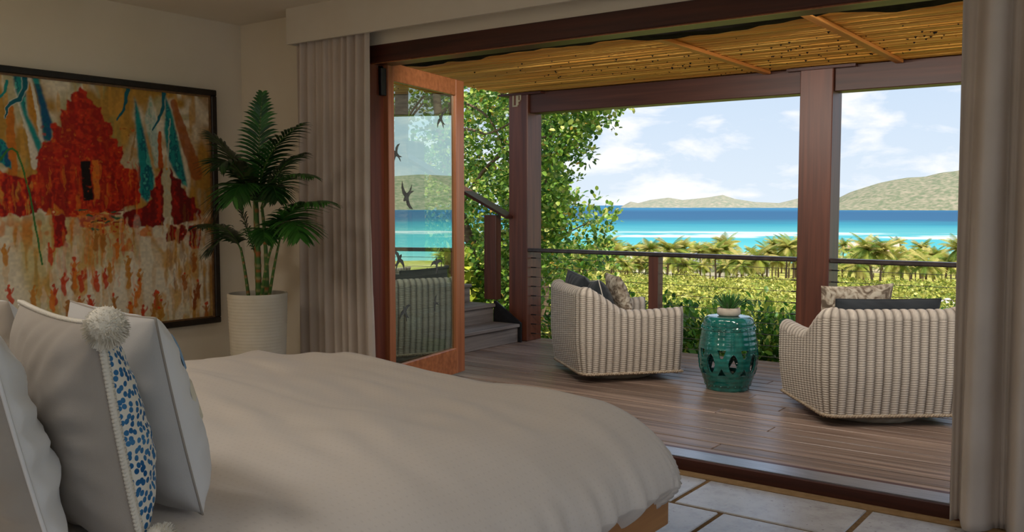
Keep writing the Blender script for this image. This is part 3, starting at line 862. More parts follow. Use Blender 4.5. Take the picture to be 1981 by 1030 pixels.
    # figures wading in the lower half
    for (fx, fy) in PF + [(r.randint(380, 1900), r.randint(40, 420)) for _ in range(18)]:
        col = r.choice((ora, orr, C(196, 60, 18), C(200, 130, 40), C(176, 110, 34)))
        if fx > 1500: col = r.choice((C(170, 96, 30), C(140, 70, 22), C(186, 130, 44)))
        ell(fx + r.uniform(-6, 6), fy - 110, 18, 90, gold, 0.35)
        ell(fx, fy - 40, 17, 46, col, 0.9, r.uniform(-0.1, 0.1)); ell(fx + r.uniform(-8, 8), fy + 8, 14, 26, col, 0.95); ell(fx + r.uniform(-4, 4), fy + 42, 10, 13, r.choice((col, orr)), 0.95)
        ell(fx + 18, fy + 10, 6, 24, col, 0.8, -0.5); ell(fx - 17, fy + 6, 5, 22, col, 0.7, 0.5)
    # red and gold flecks on the temple
    for i in range(120):
        ell(r.uniform(760, 1380), r.uniform(800, 1320), r.uniform(5, 14), r.uniform(4, 10), r.choice((orr, dred, ora, C(206, 66, 20))), 0.5)
    img = img * (0.86 + 0.28 * nf[..., None])
    verts = np.stack([np.zeros(sh), gx / 1000 - U / 2000, gy / 1000 + 0.02], -1)
    verts[..., 0] = (n3 - 0.5) * 0.0016
    return np_mesh('canvas', verts.reshape(-1, 3), grid_quads(ny, nx), M['canvas'], True, np.clip(img, 0, 1).reshape(-1, 3))

pt = thing('framed_painting', (-5.598, 2.08 + 0.9825, 0.555), label='large framed painting of red temples and teal banners on the left wall', cat='painting')
link('canvas', make_painting(), pt)
mb = MB(); mb.box(-0.02, -0.004, -0.985, 0.985, 0.02, 1.60); mb.build('backing', M['frame'], pt)
FW = 0.042
for (a, b, z0, z1) in ((-0.98 - FW, 0.98 + FW, 1.597, 1.597 + FW), (-0.98 - FW, 0.98 + FW, 0.022 - FW, 0.022), (-0.98 - FW, -0.978, 0.022, 1.597), (0.978, 0.98 + FW, 0.022, 1.597)):
    mb = MB(); mb.bbox(-0.02, 0.026, a, b, z0, z1, 0.006); mb.build('frame_bar', M['frame'], pt)
for (a, b, z0, z1) in ((-0.978, 0.978, 1.585, 1.597), (-0.978, 0.978, 0.022, 0.032), (-0.978, -0.967, 0.032, 1.585), (0.967, 0.978, 0.032, 1.585)):
    mb = MB(); mb.box(-0.004, 0.012, a, b, z0, z1); mb.build('gilt_slip', M['frame_gold'], pt)

# =================================================================== BED
bed = thing('bed', (-2.38, 1.62, 0), label='wooden bed under the pale waffle duvet facing the sea', cat='bed')
bx0, bx1, by0, by1 = -0.99, 1.005, -1.17, 1.175
for s, (a, b) in ((-1, (bx0, bx0 + 0.04)), (1, (bx1 - 0.04, bx1))):
    mb = MB(); mb.bbox(a, b, by0, by1, 0.29, 0.41, 0.006); mb.build('side_rail', M['bed_wood'], bed)
for (a, b) in ((by0, by0 + 0.04), (by1 - 0.04, by1)):
    mb = MB(); mb.bbox(bx0 + 0.04, bx1 - 0.04, a, b, 0.29, 0.41, 0.006); mb.build('end_rail', M['bed_wood'], bed)
for x in (bx0 + 0.06, bx1 - 0.26):
    for y in (by0 + 0.05, by1 - 0.75):
        mb = MB(); mb.bbox(x, x + 0.08, y, y + 0.08, 0.0, 0.29, 0.005); mb.build('leg', M['bed_wood'], bed)
mb = MB(); mb.bbox(bx0 + 0.05, bx1 - 0.20, by0 + 0.05, by1 - 0.14, 0.41, 0.65, 0.05); mb.build('mattress', M['pillow_white'], bed)

def make_duvet():
    X0, X1, YA, YB_ = -3.36, -1.655, 0.42, 2.655
    RX0, RX1, RY, RV = 0.20, 0.345, 0.20, 0.23
    lim = 1.95
    nc, ne = 130, 64
    # parameter lines: negative = left overhang, 0..1 = top, >1 = right overhang
    px = np.concatenate([np.linspace(-lim, 0, ne, endpoint=False), np.linspace(0, 1, nc), 1 + np.linspace(0, lim, ne + 1)[1:]])
    py = np.concatenate([np.linspace(0, 1, nc), 1 + np.linspace(0, lim, ne + 1)[1:]])
    PX, PY = np.meshgrid(px, py, indexing='ij')
    cx = X0 + (X1 - X0) * np.clip(PX, 0, 1); cy = YA + (YB_ - YA) * np.clip(PY, 0, 1)
    ox = np.where(PX < 0, -PX, np.maximum(PX - 1, 0)); oy = np.maximum(PY - 1, 0)
    sgn = np.where(PX < 0, -1.0, 1.0)
    o = np.maximum(ox, oy)
    with np.errstate(divide='ignore', invalid='ignore'):
        phi = np.where(ox >= oy, PI / 4 * np.where(ox > 0, oy / np.maximum(ox, 1e-9), 0), PI / 2 - PI / 4 * np.where(oy > 0, ox / np.maximum(oy, 1e-9), 0))
    RX = np.where(sgn < 0, RX0, RX1)
    th = np.minimum(o, 1) * PI / 2
    ext = np.maximum(o - 1, 0)
    outw = np.sin(th) - 0.46 * ext ** 1.4
    drop = RV * (1 - np.cos(th)) + 0.135 * ext
    # folds of the hanging cloth
    s_ = cy * np.cos(phi) * 1.0 + cx * np.sin(phi) + phi * 0.55
    amp = np.clip(o - 0.55, 0, 1.2)
    fold = (0.011 * np.sin(s_ * 44) + 0.009 * np.sin(s_ * 71 + 1.7) + 0.010 * np.sin(s_ * 23 + 0.6)) * amp
    outm = outw + fold / 0.25
    sq = 0.62
    Xp = cx + sgn * RX * np.abs(np.cos(phi)) ** sq * outm * (o > 0)
    Yp = cy + RY * np.abs(np.sin(phi)) ** sq * outm * (o > 0)
    Zp = 0.752 - drop
    Zp -= 0.040 * np.clip((Xp + 2.9) / 1.3, 0, 1.4) ** 2
    Zp -= 0.03 * np.clip((-3.0 - Xp) / 0.45, 0, 1.5) ** 2
    # soft puffs and long lazy wrinkles on the top
    tm = np.clip(1 - o * 0.8, 0, 1)
    sh = Xp.shape
    nA = vnoise(sh, (7, 7), 21); nB = vnoise(sh, (16, 22), 22); nC = vnoise(sh, (6, 34), 23)
    puff = (nA - 0.5) * 0.066 + (nB - 0.5) * 0.016 + (np.abs(nC - 0.5) ** 1.0 - 0.2) * 0.012
    wr = 0.004 * np.sin((Xp * 0.9 + Yp * 2.0) * 17 + 4 * nA) * (nB) + 0.003 * np.sin((Xp * 0.3 + Yp) * 46 + 6 * nA) * nB
    Zp += (puff + wr) * tm
    Zp += 0.006 * np.sin(s_ * 44) * np.clip(ext, 0, 1)
    verts = np.stack([Xp, Yp, Zp], -1).reshape(-1, 3)
    me = np_mesh('duvet', verts, grid_quads(len(px), len(py)), M['duvet'])
    # sheet coordinates in metres for the woven pattern
    LX = np.where(PX < 0, X0 + PX * 0.32, np.where(PX > 1, X1 + (PX - 1) * 0.42, cx)); LY = np.where(PY > 1, YB_ + (PY - 1) * 0.32, cy)
    uv = np.stack([LX, LY], -1).reshape(-1, 2)
    ul = me.uv_layers.new(name='UVMap')
    vi = np.zeros(len(me.loops), np.int32); me.loops.foreach_get('vertex_index', vi)
    ul.data.foreach_set('uv', uv[vi].astype(np.float32).ravel())
    return me
dv = link('duvet', make_duvet())
sm = dv.modifiers.new('thick', 'SOLIDIFY'); sm.thickness = 0.012; sm.offset = -1
tag(dv, 'pale grey beige waffle duvet spread over the bed', 'duvet')

# ---------------------------------------------------------------- pillows
def pillow_surface(w, h, t, side, seed, n=52, pinch=0.06, wrinkle=1.0, square=2.6, power=0.5):
    u = np.linspace(-1, 1, n)
    u = np.sign(u) * (1 - (1 - np.abs(u)) ** 1.35)
    Ug, Vg = np.meshgrid(u, u, indexing='ij')
    fx = 1 - pinch * (1 - Vg ** 2); fz = 1 - pinch * (1 - Ug ** 2)
    Xp = w / 2 * Ug * fx; Zp = h / 2 * Vg * fz + h / 2
    prof = (np.clip(1 - np.abs(Ug) ** square, 0, 1) * np.clip(1 - np.abs(Vg) ** square, 0, 1)) ** power
    nA = vnoise((n, n), (5, 5), seed); nB = vnoise((n, n), (13, 13), seed + 1)
    T = t / 2 * prof * (0.92 + 0.16 * nA)
    # gathers running in from the corners and the seam
    ang = np.arctan2(Vg, Ug); edge = np.clip(np.maximum(np.abs(Ug), np.abs(Vg)), 0, 1)
    T += wrinkle * 0.006 * np.sin(ang * 19 + 5 * nA) * edge ** 3 * prof ** 0.5
    T += wrinkle * 0.008 * (nB - 0.5) * prof ** 0.5
    # slump: belly lower than middle
    T *= 1 + 0.16 * (-Vg)
    Yp = side * T
    su = np.concatenate([np.zeros((1, n)), np.cumsum(np.hypot(np.diff(Xp, axis=0), np.diff(Yp, axis=0)), 0)], 0); su -= su[n // 2]
    sv = np.concatenate([np.zeros((n, 1)), np.cumsum(np.hypot(np.diff(Zp, axis=1), np.diff(Yp, axis=1)), 1)], 1); sv -= sv[:, n // 2][:, None]
    v = np.stack([Xp, Yp, Zp], -1).reshape(-1, 3)
    q = grid_quads(n, n)
    if side > 0: q = q[:, ::-1]
    return v, q, np.stack([su, sv], -1).reshape(-1, 2)

def add_uv(me, uv):
    ul = me.uv_layers.new(name='UVMap')
    vi = np.zeros(len(me.loops), np.int32); me.loops.foreach_get('vertex_index', vi)
    ul.data.foreach_set('uv', np.asarray(uv, np.float32)[vi].ravel())

def outline_pts(w, h, pinch, n=40, e=1.0):
    pts = []
    for i in range(n): v = -1 + 2 * i / n; pts.append((w / 2 * (1 - pinch * (1 - v * v)) * e, h / 2 * v + h / 2))
    for i in range(n): u = 1 - 2 * i / n; pts.append((w / 2 * u, h / 2 * (1 - pinch * (1 - u * u)) * e + h / 2))
    for i in range(n): v = 1 - 2 * i / n; pts.append((-w / 2 * (1 - pinch * (1 - v * v)) * e, h / 2 * v + h / 2))
    for i in range(n): u = -1 + 2 * i / n; pts.append((w / 2 * u, -h / 2 * (1 - pinch * (1 - u * u)) * e + h / 2))
    return pts

def pillow(name, w, h, t, loc, lean, yaw, roll, front, back, label, cat='pillow', group=None, seed=1, pinch=0.06, piping=None, pr=0.005, wrinkle=1.0, **kw):
    o = thing(name, loc, 0, label, cat, group)
    o.rotation_euler = (Matrix.Rotation(yaw, 3, 'Z') @ Matrix.Rotation(lean, 3, 'X') @ Matrix.Rotation(roll, 3, 'Y')).to_euler()
    for side, mt, nm, sd in ((1, front, 'front_panel', seed), (-1, back, 'back_panel', seed + 40)):
        v, q, uv = pillow_surface(w, h, t, side, sd, pinch=pinch, wrinkle=wrinkle, **kw)
        me = np_mesh(nm, v, q, mt); add_uv(me, uv)
        pl_ = link(nm, me, o)
    if piping:
        mb = MB(); pts = [(a, 0, b) for a, b in outline_pts(w, h, pinch)]
        mb.tube(pts, pr, 6, closed=True)
        mb.build('piping', piping, o, True)
    return o

def yarn_tassel(parent, at, r, n, seed, hang=(0, 0, -0.5)):
    rr = random.Random(seed); mb = MB()
    for i in range(n):
        d = Vector((rr.gauss(0, 1), rr.gauss(0, 1), rr.gauss(0, 1)))
        if d.length < 0.1: continue
        d.normalize()
        L = r * rr.uniform(0.82, 1.03)
        p0 = Vector(at); hv = Vector(hang)
        p1 = p0 + d * L * 0.55 + hv * L * 0.10; p2 = p0 + d * L + hv * L * 0.35
        sd = d.orthogonal().normalized() * 0.0011
        mb.add([p0 - sd, p0 + sd, p1 + sd, p1 - sd, p2 + sd * 0.6, p2 - sd * 0.6], [(0, 1, 2, 3), (3, 2, 4, 5)])
    core = []; nn = 10
    for i in range(nn):
        for j in range(nn + 1):
            a = 2 * PI * i / nn; b = PI * j / nn
            core.append((at[0] + r * 0.8 * math.cos(a) * math.sin(b), at[1] + r * 0.8 * math.sin(a) * math.sin(b), at[2] + r * 0.8 * math.cos(b)))
    mb.add(core, [(i * (nn + 1) + j, ((i + 1) % nn) * (nn + 1) + j, ((i + 1) % nn) * (nn + 1) + j + 1, i * (nn + 1) + j + 1) for i in range(nn) for j in range(nn)])
    return mb.build('yarn_tassel', M['tassel'], parent)

# A: pale cushion with stitched shapes, standing foremost
pA = pillow('cushion', 0.46, 0.43, 0.20, (-1.855, 1.172, 0.735), math.radians(12), math.radians(-9), 0, M['pillow_white'], M['pillow_shade'],
            'pale grey cushion with stitched petal shapes standing nearest the foot of the bed', 'cushion', seed=3, pinch=0.04, piping=M['pillow_grey'], pr=0.0025)
def patch(parent, poly, mat, w, h, t, pinch, name, seed=3):
    nz_ = vnoise((52, 52), (5, 5), seed)
    inv = lambda a: math.copysign(1 - (1 - min(abs(a), 1)) ** (1 / 1.35), a)
    def nAt(u, v):
        fi, fj = (inv(u) + 1) / 2 * 51, (inv(v) + 1) / 2 * 51
        return nz_[min(int(round(fi)), 51), min(int(round(fj)), 51)]
    return _patch(parent, poly, mat, w, h, t, pinch, name, nAt)
def _patch(parent, poly, mat, w, h, t, pinch, name, nAt):
    """fabric shape laid on the front panel of a cushion (same bulge, a hair proud)"""
    n = 9; cu = sum(p[0] for p in poly) / len(poly); cv = sum(p[1] for p in poly) / len(poly)
    V = []; F = []
    m_ = len(poly)
    for k in range(n):
        s = k / (n - 1)
        for (a, b) in poly:
            u = cu + (a - cu) * s; v = cv + (b - cv) * s
            prof = (max(1 - abs(u) ** 2.6, 0) * max(1 - abs(v) ** 2.6, 0)) ** 0.5
            T = t / 2 * prof * (0.92 + 0.16 * nAt(u, v)) * (1 - 0.16 * v) + 0.0035 - 0.004 * (s == 1)
            V.append((w / 2 * u * (1 - pinch * (1 - v * v)), T, h / 2 * v * (1 - pinch * (1 - u * u)) + h / 2))
    for k in range(n - 1):
        for i in range(m_): F.append((k * m_ + i, k * m_ + (i + 1) % m_, (k + 1) * m_ + (i + 1) % m_, (k + 1) * m_ + i))
    mb = MB(); mb.add(V, F); return mb.build(name, mat, [c_ for c_ in parent.children if c_.name.startswith('front_panel')][0], True)
def petal(cu, cv, a, b, rot, n=22):
    return [(cu + a * math.cos(q) * math.cos(rot) - b * math.sin(q) * math.sin(rot), cv + a * math.cos(q) * math.sin(rot) + b * math.sin(q) * math.cos(rot)) for q in (2 * PI * i / n for i in range(n))]
patch(pA, petal(0.70, 0.02, 0.26, 0.17, 1.2), M['applique'], 0.46, 0.43, 0.20, 0.04, 'applique')
patch(pA, petal(0.66, 0.55, 0.22, 0.13, 1.8), M['applique_blue'], 0.46, 0.43, 0.20, 0.04, 'applique')
patch(pA, petal(0.20, 0.15, 0.24, 0.16, 2.2), M['applique_blue'], 0.46, 0.43, 0.20, 0.04, 'applique')
# D: its twin beyond
pillow('cushion', 0.46, 0.42, 0.17, (-2.64, 1.275, 0.735), math.radians(18), math.radians(-4), 0, M['pillow_white'], M['pillow_grey'],
       'grey cushion whose top corner shows behind the spotted cushion', 'cushion', seed=8, pinch=0.05)
# B: blue spotted front, linen back, trim and yarn tassels
pB = pillow('cushion', 0.47, 0.44, 0.20, (-1.765, 0.985, 0.735), math.radians(9), math.radians(-11), 0, M['spotted'], M['pillow_grey'],
            'blue spotted cushion with linen back, looped trim and a cream yarn tassel', 'cushion', seed=14, pinch=0.05)
mb = MB(); op = outline_pts(0.47, 0.44, 0.05, 60)
mb.tube([(a, 0.003, b) for a, b in op], 0.006, 6, closed=True)
for i, (a, b) in enumerate(op):
    mb.tube([(a * 0.985, 0.010, 0.22 + (b - 0.22) * 0.985), (a * 1.004, 0.006, 0.22 + (b - 0.22) * 1.004), (a * 1.02, -0.004, 0.22 + (b - 0.22) * 1.02)], 0.0042, 5)
mb.build('looped_trim', M['trim'], pB, True)
yarn_tassel(pB, (0.240, 0.012, 0.436), 0.041, 1700, 1)
yarn_tassel(pB, (0.245, 0.03, 0.015), 0.036, 1200, 2, (0.3, 0.4, -0.2))
# C: nearest sleeping pillow, cut by the frame
pC = pillow('pillow', 0.58, 0.49, 0.17, (-1.835, 0.822, 0.735), math.radians(13), math.radians(-6), 0, M['pillow_white'], M['pillow_grey'],
            'crumpled white pillow at the left edge nearest the camera', 'pillow', seed=23, pinch=0.05, piping=M['pillow_white'], pr=0.004, wrinkle=2.4)

# =================================================================== CURTAINS
def curtain(name, x0, x1, y, z0, z1, folds, amp, seed, label, flare=0.0, left_flare=0.0, pinch_top=0.6):
    nx, nz = folds * 22, 60
    V = np.zeros((nx + 1, nz + 1, 3))
    r = random.Random(seed)
    ph = [r.uniform(-1.1, 1.1) for _ in range(folds * 2 + 4)]; am = [r.uniform(0.45, 1.25) for _ in range(folds * 2 + 4)]
    for i in range(nx + 1):
        s = i / nx
        f = s * folds; k = int(f)
        a = am[k] * (1 - (f - k)) + am[k + 1] * (f - k); p = ph[k] * (1 - (f - k)) + ph[k + 1] * (f - k)
        for j in range(nz + 1):
            t = j / nz                               # 0 top .. 1 bottom
            q = 2 * PI * f + p + 0.35 * math.sin(t * 2.3 + k) 
            sh = amp * a * (pinch_top + (1 - pinch_top) * min(t * 2.2, 1))
            wv = math.sin(q) + 0.22 * math.sin(2 * q + 1.3 + t) + 0.14 * math.sin(3 * q + seed)
            xx = x0 + (x1 - x0) * s + 0.012 * math.cos(q) * (0.4 + t) + flare * t * t * (s - 0.0) + left_flare * t * (1 - s)
            V[i, j] = (xx, y + sh * wv * (0.8 + 0.35 * t), z1 + (z0 - z1) * t + 0.006 * math.sin(q * 0.5) * t)
    me = np_mesh(name, V.reshape(-1, 3), grid_quads(nx + 1, nz + 1), M['curtain'])
    o = link(name, me)
    sm = o.modifiers.new('thick', 'SOLIDIFY'); sm.thickness = 0.003
    return tag(o, label, 'curtain', 'linen curtains of the wide opening')
curtain('curtain', -4.895, -4.205, 4.235, 0.02, 2.52, 9, 0.036, 3, 'cream linen curtain gathered behind the potted palm', 0.045, 0.0)
curtain('curtain', -0.775, 0.10, 4.225, 0.02, 2.52, 5, 0.072, 12, 'heavy taupe linen curtain hanging at the right edge', 0.0, 0.0, 0.75)

# =================================================================== POTTED PALM
pp = thing('potted_palm', (-4.755, 3.76, 0), label='dark green palm in a tall cream planter beside the left curtain', cat='plant')
prof = [(0.0, 0.0), (0.140, 0.0), (0.150, 0.01)]
z = 0.01
while z < 0.80:
    r_ = 0.150 + 0.036 * (z / 0.8) ** 0.8
    prof += [(r_, z), (r_ + 0.0022, z + 0.009), (r_, z + 0.018)]; z += 0.020
prof += [(0.188, 0.805), (0.186, 0.82), (0.174, 0.82), (0.168, 0.75), (0.0, 0.75)]
mb = MB(); mb.lathe(prof, 56); auto_smooth(mb.build('planter', M['pot'], pp), 60)
mb = MB(); mb.lathe([(0.0, 0.775), (0.10, 0.772), (0.168, 0.765)], 24); mb.build('soil', M['soil'], pp, True)
def bez(p0, p1, p2, n):
    p0, p1, p2 = Vector(p0), Vector(p1), Vector(p2)
    return [(p0 * (1 - t) ** 2 + p1 * 2 * t * (1 - t) + p2 * t * t) for t in (i / (n - 1) for i in range(n))]
GREENS = [srgb(26, 56, 24)[:3], srgb(40, 84, 32)[:3], srgb(62, 116, 44)[:3], srgb(32, 66, 30)[:3]]
def cane(p0, p1, p2, r0, r1, seed):
    pts = bez(p0, p1, p2, 40); mb = MB()
    rad = [(r0 + (r1 - r0) * i / 39) * (1.16 if i % 5 == 0 else 1.0) for i in range(40)]
    mb.tube(pts, rad, 8)
    rr = random.Random(seed); cols = []
    for i in range(40):
        c = np.array(srgb(70, 104, 44)[:3]) if i % 5 else np.array(srgb(140, 130, 80)[:3])
        if rr.random() < 0.06: c = np.array(srgb(150, 90, 40)[:3])
        cols += [c] * 8
    me = np_mesh('cane', mb.v, [f for f in mb.f if len(f) == 4], M['cane'], True, cols)
    return link('cane', me, pp)
def frond(path, leaflet, npair, width, seed, droop=0.35, col=1, up=(0, 0, 1), spread=1.0):
    """rachis curve with paired narrow leaflets"""
    pts = bez(*path, 30); rr = random.Random(seed); mb = MB(); cols = []
    mb.tube(pts, [0.005 * (1 - 0.8 * i / 29) + 0.0008 for i in range(30)], 5, caps=False)
    cols += [srgb(74, 110, 44)[:3]] * len(mb.v)
    quads = list(mb.f)
    U = Vector(up)
    for k in range(npair):
        t = 0.10 + 0.90 * k / (npair - 1)
        i = min(int(t * 29), 28); fr = t * 29 - i
        P = pts[i].lerp(pts[i + 1], fr); T = (pts[i + 1] - pts[i]).normalized()
        S = T.cross(U)
        S = S.normalized() if S.length > 1e-3 else T.orthogonal().normalized()
        Nn = S.cross(T).normalized()
        L = leaflet * (math.sin(PI * (0.10 + 0.86 * t)) ** 0.6) * rr.uniform(0.88, 1.08)
        for sd in (-1, 1):
            ang = math.radians(62 - 34 * t) * spread
            d = (T * math.cos(ang) + S * sd * math.sin(ang) + Nn * rr.uniform(0.05, 0.22)).normalized()
            n = 5; base = len(mb.v); wv = (d.cross(Nn)).normalized()
            c = np.array(GREENS[(col + rr.choice((0, 0, 0, 1))) % 4]) * rr.uniform(0.75, 1.2)
            vs = []
            for j in range(n):
                q = j / (n - 1)
                C_ = P + d * L * q - Vector((0, 0, 1)) * droop * L * q * q
                hw = width * (math.sin(PI * min(0.18 + 0.82 * q, 1.0)) ** 0.7) * (1 if j < n - 1 else 0.05) * 0.5
                vs += [C_ - wv * hw, C_ + Nn * 0.0015, C_ + wv * hw]
            mb.v += [tuple(p) for p in vs]; cols += [c] * len(vs)
            for j in range(n - 1):
                b = base + j * 3
                quads += [(b, b + 1, b + 4, b + 3), (b + 1, b + 2, b + 5, b + 4)]
    me = np_mesh('frond', mb.v, quads, M['frond'], True, cols)
    return link('frond', me, pp)
# canes
cane((0.01, 0.0, 0.76), (0.02, 0.0, 1.05), (0.03, -0.02, 1.42), 0.020, 0.011, 1)
cane((-0.03, 0.03, 0.76), (-0.03, 0.02, 1.05), (-0.01, 0.0, 1.45), 0.016, 0.010, 2)
cane((0.05, 0.03, 0.76), (0.07, 0.03, 1.05), (0.06, 0.0, 1.36), 0.017, 0.009, 3)
cane((0.07, -0.03, 0.76), (0.12, -0.04, 0.98), (0.20, -0.04, 1.13), 0.012, 0.007, 4)
cane((-0.06, -0.02, 0.76), (-0.08, -0.03, 0.98), (-0.11, -0.04, 1.11), 0.012, 0.007, 5)
cane((0.08, 0.02, 0.76), (0.16, 0.0, 0.99), (0.23, 0.0, 1.18), 0.011, 0.006, 6)
# fronds: base, bend, tip (relative to the planter)
F_ = [((0.02, 0, 1.42), (0.03, 0, 1.75), (0.12, -0.03, 2.06), 0.20, 24, 0.030, 1),
      ((0.03, 0, 1.40), (0.12, -0.06, 1.74), (0.55, -0.08, 1.86), 0.19, 24, 0.028, 0),
      ((-0.01, 0, 1.42), (-0.16, -0.03, 1.70), (-0.32, -0.10, 1.84), 0.22, 24, 0.030, 3),
      ((-0.01, 0, 1.40), (-0.20, -0.06, 1.58), (-0.24, -0.12, 1.32), 0.19, 22, 0.030, 3),
      ((0.03, -0.02, 1.38), (0.00, -0.15, 1.72), (0.06, -0.30, 1.62), 0.24, 26, 0.034, 0),
      ((0.03, -0.02, 1.36), (0.10, -0.16, 1.62), (0.20, -0.32, 1.42), 0.24, 26, 0.034, 1),
      ((0.05, 0, 1.34), (0.30, -0.04, 1.62), (0.62, -0.08, 1.55), 0.17, 24, 0.026, 1),
      ((0.05, 0, 1.36), (0.22, -0.05, 1.60), (0.40, -0.16, 1.42), 0.19, 22, 0.028, 0),
      ((0.20, -0.04, 1.12), (0.36, -0.08, 1.42), (0.76, -0.10, 1.40), 0.24, 26, 0.034, 2),
      ((0.23, 0.0, 1.17), (0.40, -0.05, 1.38), (0.64, -0.20, 1.20), 0.23, 24, 0.034, 2),
      ((0.20, -0.04, 1.12), (0.24, -0.14, 1.32), (0.40, -0.26, 1.18), 0.18, 20, 0.030, 1),
      ((-0.11, -0.04, 1.10), (-0.22, -0.06, 1.30), (-0.58, -0.02, 1.24), 0.19, 22, 0.028, 0),
      ((-0.11, -0.04, 1.10), (-0.16, -0.08, 1.26), (-0.28, -0.16, 1.08), 0.16, 18, 0.028, 0),
      ((-0.03, 0.02, 1.05), (-0.08, -0.02, 1.25), (-0.12, -0.04, 1.40), 0.12, 18, 0.018, 3),
      ((0.04, 0.02, 1.40), (0.16, 0.06, 1.66), (0.34, 0.10, 1.70), 0.16, 20, 0.026, 3)]
for k, (a, b, c, L, n, w, col) in enumerate(F_): frond((a, b, c), L * 1.05, int(n * 1.15), w * 0.66, 50 + k, 0.42, col)

# bedside table and lit lamp beyond the far side of the bed (outside the picture)
nt_ = thing('nightstand', (-4.35, 0.75, 0), label='small wooden nightstand on the far side of the bed', cat='table')
mb = MB(); mb.bbox(-0.26, 0.26, -0.22, 0.22, 0.54, 0.58, 0.006); mb.build('top', M['bed_wood'], nt_)
mb = MB(); mb.bbox(-0.24, 0.24, -0.20, 0.20, 0.38, 0.54, 0.004); mb.build('drawer_box', M['bed_wood'], nt_)
for a in (-0.22, 0.18):
    for b in (-0.18, 0.14):
        mb = MB(); mb.bbox(a, a + 0.04, b, b + 0.04, 0, 0.38, 0.003); mb.build('leg', M['bed_wood'], nt_)
lt = thing('table_lamp', (-4.35, 0.75, 0.58), label='table lamp with a linen shade on the nightstand', cat='lamp')
mb = MB(); mb.lathe([(0, 0), (0.08, 0), (0.09, 0.02), (0.06, 0.06), (0.10, 0.18), (0.05, 0.32), (0.015, 0.36), (0.012, 0.46), (0, 0.46)], 32); mb.build('base', M['pot'], lt, True)
mb = MB(); mb.lathe([(0.20, 0.40), (0.15, 0.66)], 40); sh_ = mb.build('shade', M['pillow_white'], lt, True)
ld = bpy.data.lights.new('bulb', 'POINT'); ld.energy = 9.0; ld.color = (1.0, 0.72, 0.42); ld.shadow_soft_size = 0.04
lo = bpy.data.objects.new('bulb', ld); COL.objects.link(lo); lo.parent = lt; lo.location = (0, 0, 0.52)

# unseen ceiling lamps added to brighten the room (behind and above the photographer)
M['opal'] = noisy('opal_diffuser', srgb(240, 234, 222), srgb(244, 238, 228), (1, 1, 1), 3.0, 2.0, 0.5, 0.3)
def room_fill_lamp(x, y, watts, label):
    o = thing('room_fill_lamp', (x, y, 2.69), label=label, cat='lamp', group='added fill lamps of the room')
    mb = MB(); mb.lathe([(0.0, 0.0), (0.30, 0.0), (0.31, -0.02), (0.30, -0.05), (0.27, -0.05)], 40); mb.build('rim', M['cream_metal'], o, True)
    mb = MB(); mb.lathe([(0.27, -0.05), (0.0, -0.052)], 40); mb.build('diffuser', M['opal'], o, True)
    ld = bpy.data.lights.new('room_fill_light', 'AREA'); ld.shape = 'DISK'; ld.size = 0.52; ld.energy = watts; ld.color = (1.0, 0.94, 0.86)
    lo = bpy.data.objects.new('room_fill_light', ld); COL.objects.link(lo); lo.parent = o; lo.location = (0, 0, -0.06)
CW = 15.0
room_fill_lamp(-4.5, 0.5, 17.0, 'added fill lamp above the far side of the bed')
room_fill_lamp(-2.2, 0.1, 12.0, 'added fill lamp above the bed head')
room_fill_lamp(0.9, 0.2, 5.0, 'added fill lamp right of the bed')
